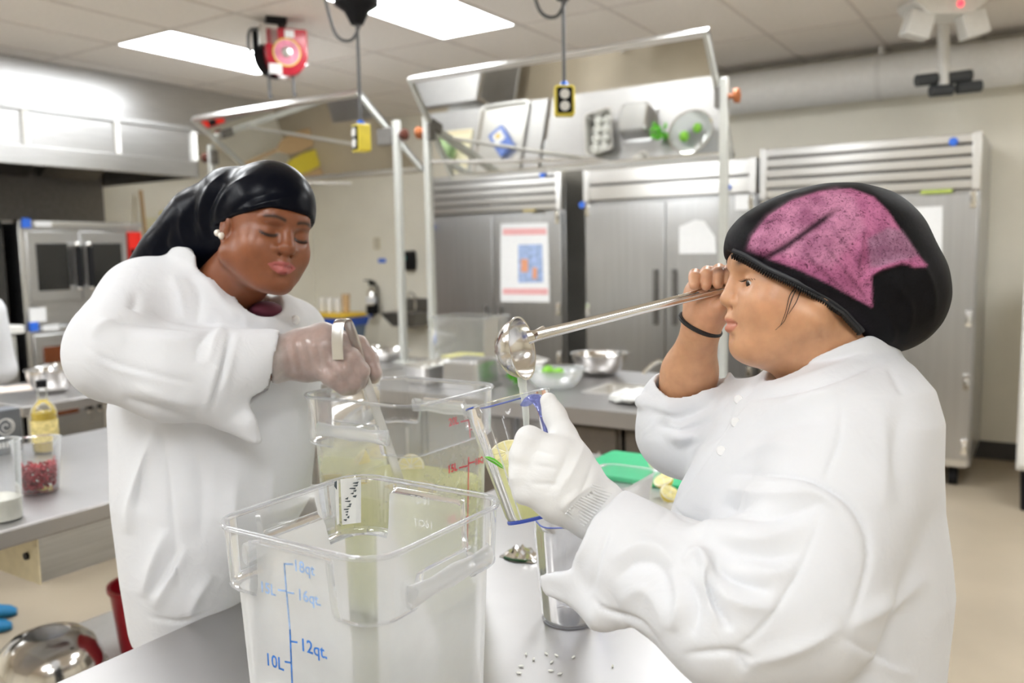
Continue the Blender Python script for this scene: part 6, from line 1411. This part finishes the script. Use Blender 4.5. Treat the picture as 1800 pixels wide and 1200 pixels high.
S.fold([([(283,742),(298,850),(308,960),(318,1060)], -3, 4), ([(275,750),(255,810),(232,890),(225,940)], 9, 12), ([(262,780),(245,860),(240,900)], -6, 9), ([(292,930),(270,990),(252,1050)], 9, 11), ([(330,960),(300,1010),(270,1070)], 8, 11), ([(315,960),(290,1010),(262,1050)], -7, 8), ([(375,1010),(345,1050),(330,1090)], 6, 10), ([(255,1082),(320,1092),(385,1068)], -3, 4), ([(420,800),(410,900),(400,1000)], 5, 16), ([(340,760),(355,860),(350,960)], -4, 14), ([(480,820),(470,920)], 5, 14),
        ([(330,480),(350,520),(345,575)], -5, 8), ([(350,478),(385,520),(420,560)], 5, 9), ([(375,490),(420,525),(470,565)], -4, 7), ([(300,480),(318,520),(325,570)], 4, 9), ([(440,535),(490,560),(540,590)], -3, 4), ([(400,520),(430,560),(430,580)], 4, 10), ([(240,510),(235,540),(200,575)], -4, 8)], (1.5,2.0), 1.6)
S.relax(1, .35); S.build('jacket', 'jacket_white', LW)
for (xx, yy) in ((457,527), (519,562)):
    p_ = S.surf(xx, yy, .002); cpart('button', G().ball(p_, (.0095,.006,.0095), 16, 10), 'button_white', LW)
cpart('shirt_neck', G().ball(C(468, 545, 1.665), (.032,.040,.018), 20, 12), mat('shirt_maroon', (.10,.012,.03), .8), LW)
# trousers and shoes of both women
def legs(par, hips, zt, rt_, d_toe, m_shoe, side):
    g = G(); fl = np.array([d_toe[0], d_toe[1], 0.]); fl /= np.linalg.norm(fl); sd = np.cross(Z1, fl); c = np.array([hips[0], hips[1], 0])
    waist = [c+Z1*zt+fl*.14*math.cos(a)+sd*.19*math.sin(a) for a in np.linspace(0, 6.283, 20, endpoint=False)]
    for s_ in (-1, 1):
        o = c+sd*.082*s_
        g.loft([[o+Z1*z+fl*(r_*math.cos(a)+off)+sd*r_*math.sin(a) for a in np.linspace(0, 6.283, 20, endpoint=False)] for z, r_, off in ((.06,.062,-.01),(.30,.066,-.01),(.50,.075,.01),(.72,.092,.01),(zt-.02,.10,0),(zt,.09,0))])
    part('trousers', g, 'trousers_dark', par)
    for s_ in (-1, 1):
        o = c+sd*.082*s_; sh = G().loft([[o+fl*x_+sd*w*math.cos(a)+Z1*max(.001, h_*(.5+.5*math.sin(a))) for a in np.linspace(0, 6.283, 16, endpoint=False)] for x_, w, h_ in ((-.085,.02,.05),(-.07,.035,.085),(.0,.042,.09),(.08,.047,.065),(.15,.04,.045),(.175,.02,.03))]); part('shoe', sh, m_shoe, par)
mat('shoe_black', (.015,.015,.016), .4); mat('shoe_blue', (.01,.22,.48), .5)
wl = to_world(C(365, 1080, 1.85)); wr_ = to_world(C(1430, 1400, 1.2))
legs(LW, wl, to_world(C(400, 1112, 1.82))[2]+.12, 0, (1., .35), 'shoe_black', 0)
legs(RW, wr_, to_world(C(1430, 1500, 1.2))[2], 0, (-1., -.1), 'shoe_black', 0)
# helper standing behind the prep table, all but a sleeve, a leg and a blue shoe outside the picture
tp = onz(24, 1100, 0); P3 = thing('person', 'person in a white jacket and blue shoe covers standing at the far prep table', 'person', (tp[0]-.12, tp[1]-.10, 0))
h3 = np.array([tp[0]-.14, tp[1]-.12, 0]); legs(P3, h3, .95, 0, (.55, .83), 'shoe_blue', 0)
xs = np.arange(-.34, .35, .012); ys = np.arange(-.30, .31, .012); zs = np.arange(.86, 1.72, .012)
def world_field(parts_): 
    Fd = Field(xs, ys, zs)
    for kind, a in parts_: getattr(Fd, kind)(*a)
    Sk = Fd.mesh(2); Sk.P = to_cam(Sk.P+h3); return Sk
Sk = world_field([('cone', ((0,0,.92),(0,0,1.30),.15,.17,.03)), ('cone', ((0,0,1.30),(0,0,1.42),.14,.06,.05)), ('cone', ((-.05,-.17,1.36),(-.06,-.22,1.10),.065,.055,.04)), ('cone', ((-.06,-.22,1.10),(-.22,-.14,1.02),.055,.045,.02)), ('cone', ((.05,.17,1.36),(.04,.21,1.10),.065,.055,.04)), ('cone', ((.04,.21,1.10),(-.16,.16,1.02),.055,.045,.02))])
Sk.build('jacket', 'jacket_white', P3)
Sk = world_field([('cone', ((0,0,1.05),(0,0,1.38),.10,.08,.02)), ('cone', ((0,0,1.3),(-.05,-.17,1.34),.05,.04,.02)), ('cone', ((-.05,-.17,1.34),(-.06,-.22,1.10),.04,.035,.02)), ('cone', ((-.06,-.22,1.10),(-.22,-.14,1.02),.035,.032,.02)), ('cone', ((0,0,1.3),(.05,.17,1.34),.05,.04,.02)), ('cone', ((.05,.17,1.34),(.04,.21,1.10),.04,.035,.02)), ('cone', ((.04,.21,1.10),(-.16,.16,1.02),.035,.032,.02)), ('cone', ((0,0,1.36),(0,0,1.50),.055,.055,.02)), ('ell', ((-.01,0,1.58),(.09,.075,.11),.02)), ('ell', ((-.09,0,1.565),(.016,.014,.02),.01)), ('cone', ((-.22,-.14,1.02),(-.30,-.12,1.0),.034,.03,.02)), ('cone', ((-.16,.16,1.02),(-.26,.13,1.0),.034,.03,.02))])
Sk.paint((.45,.24,.15)); Sk.build('body', 'skin', P3)
part('hair', G().ball(h3+(.02,0,1.62), (.092,.084,.095), 20, 14), 'lash', P3)
# stirring ladle in the fist of the woman in the headscarf
lp = [C(594, 632, 1.548), C(592.5, 600, 1.546), C(594, 573, 1.550), C(599, 563, 1.556), C(606, 561, 1.566), C(611, 566, 1.578), C(623, 598, 1.590), C(640, 660, 1.598), C(656, 706, 1.610), C(676, 764, 1.625), C(700, 836, 1.645), C(712, 872, 1.656)]
lp = [to_world(p_) for p_ in spline(lp, 5)]
sl_ = thing('ladle', 'hook-handled steel ladle standing in the lemonade, gripped by the gloved hand', 'ladle', lp[-1])
part('handle', strap(lp, [10.5*1.55/F]*20+list(np.linspace(10.0, 8.5, len(lp)-20)*1.6/F), .0012, RT*.97+FW*-.2), 'steel', sl_, smooth=60)
part('bowl', G().lathe(ladle_bowl(0, 0, .045), lp[-1]+np.array([-.03,.0,-.012]), axis=(.1,-.1,1.0)), 'chrome', sl_)
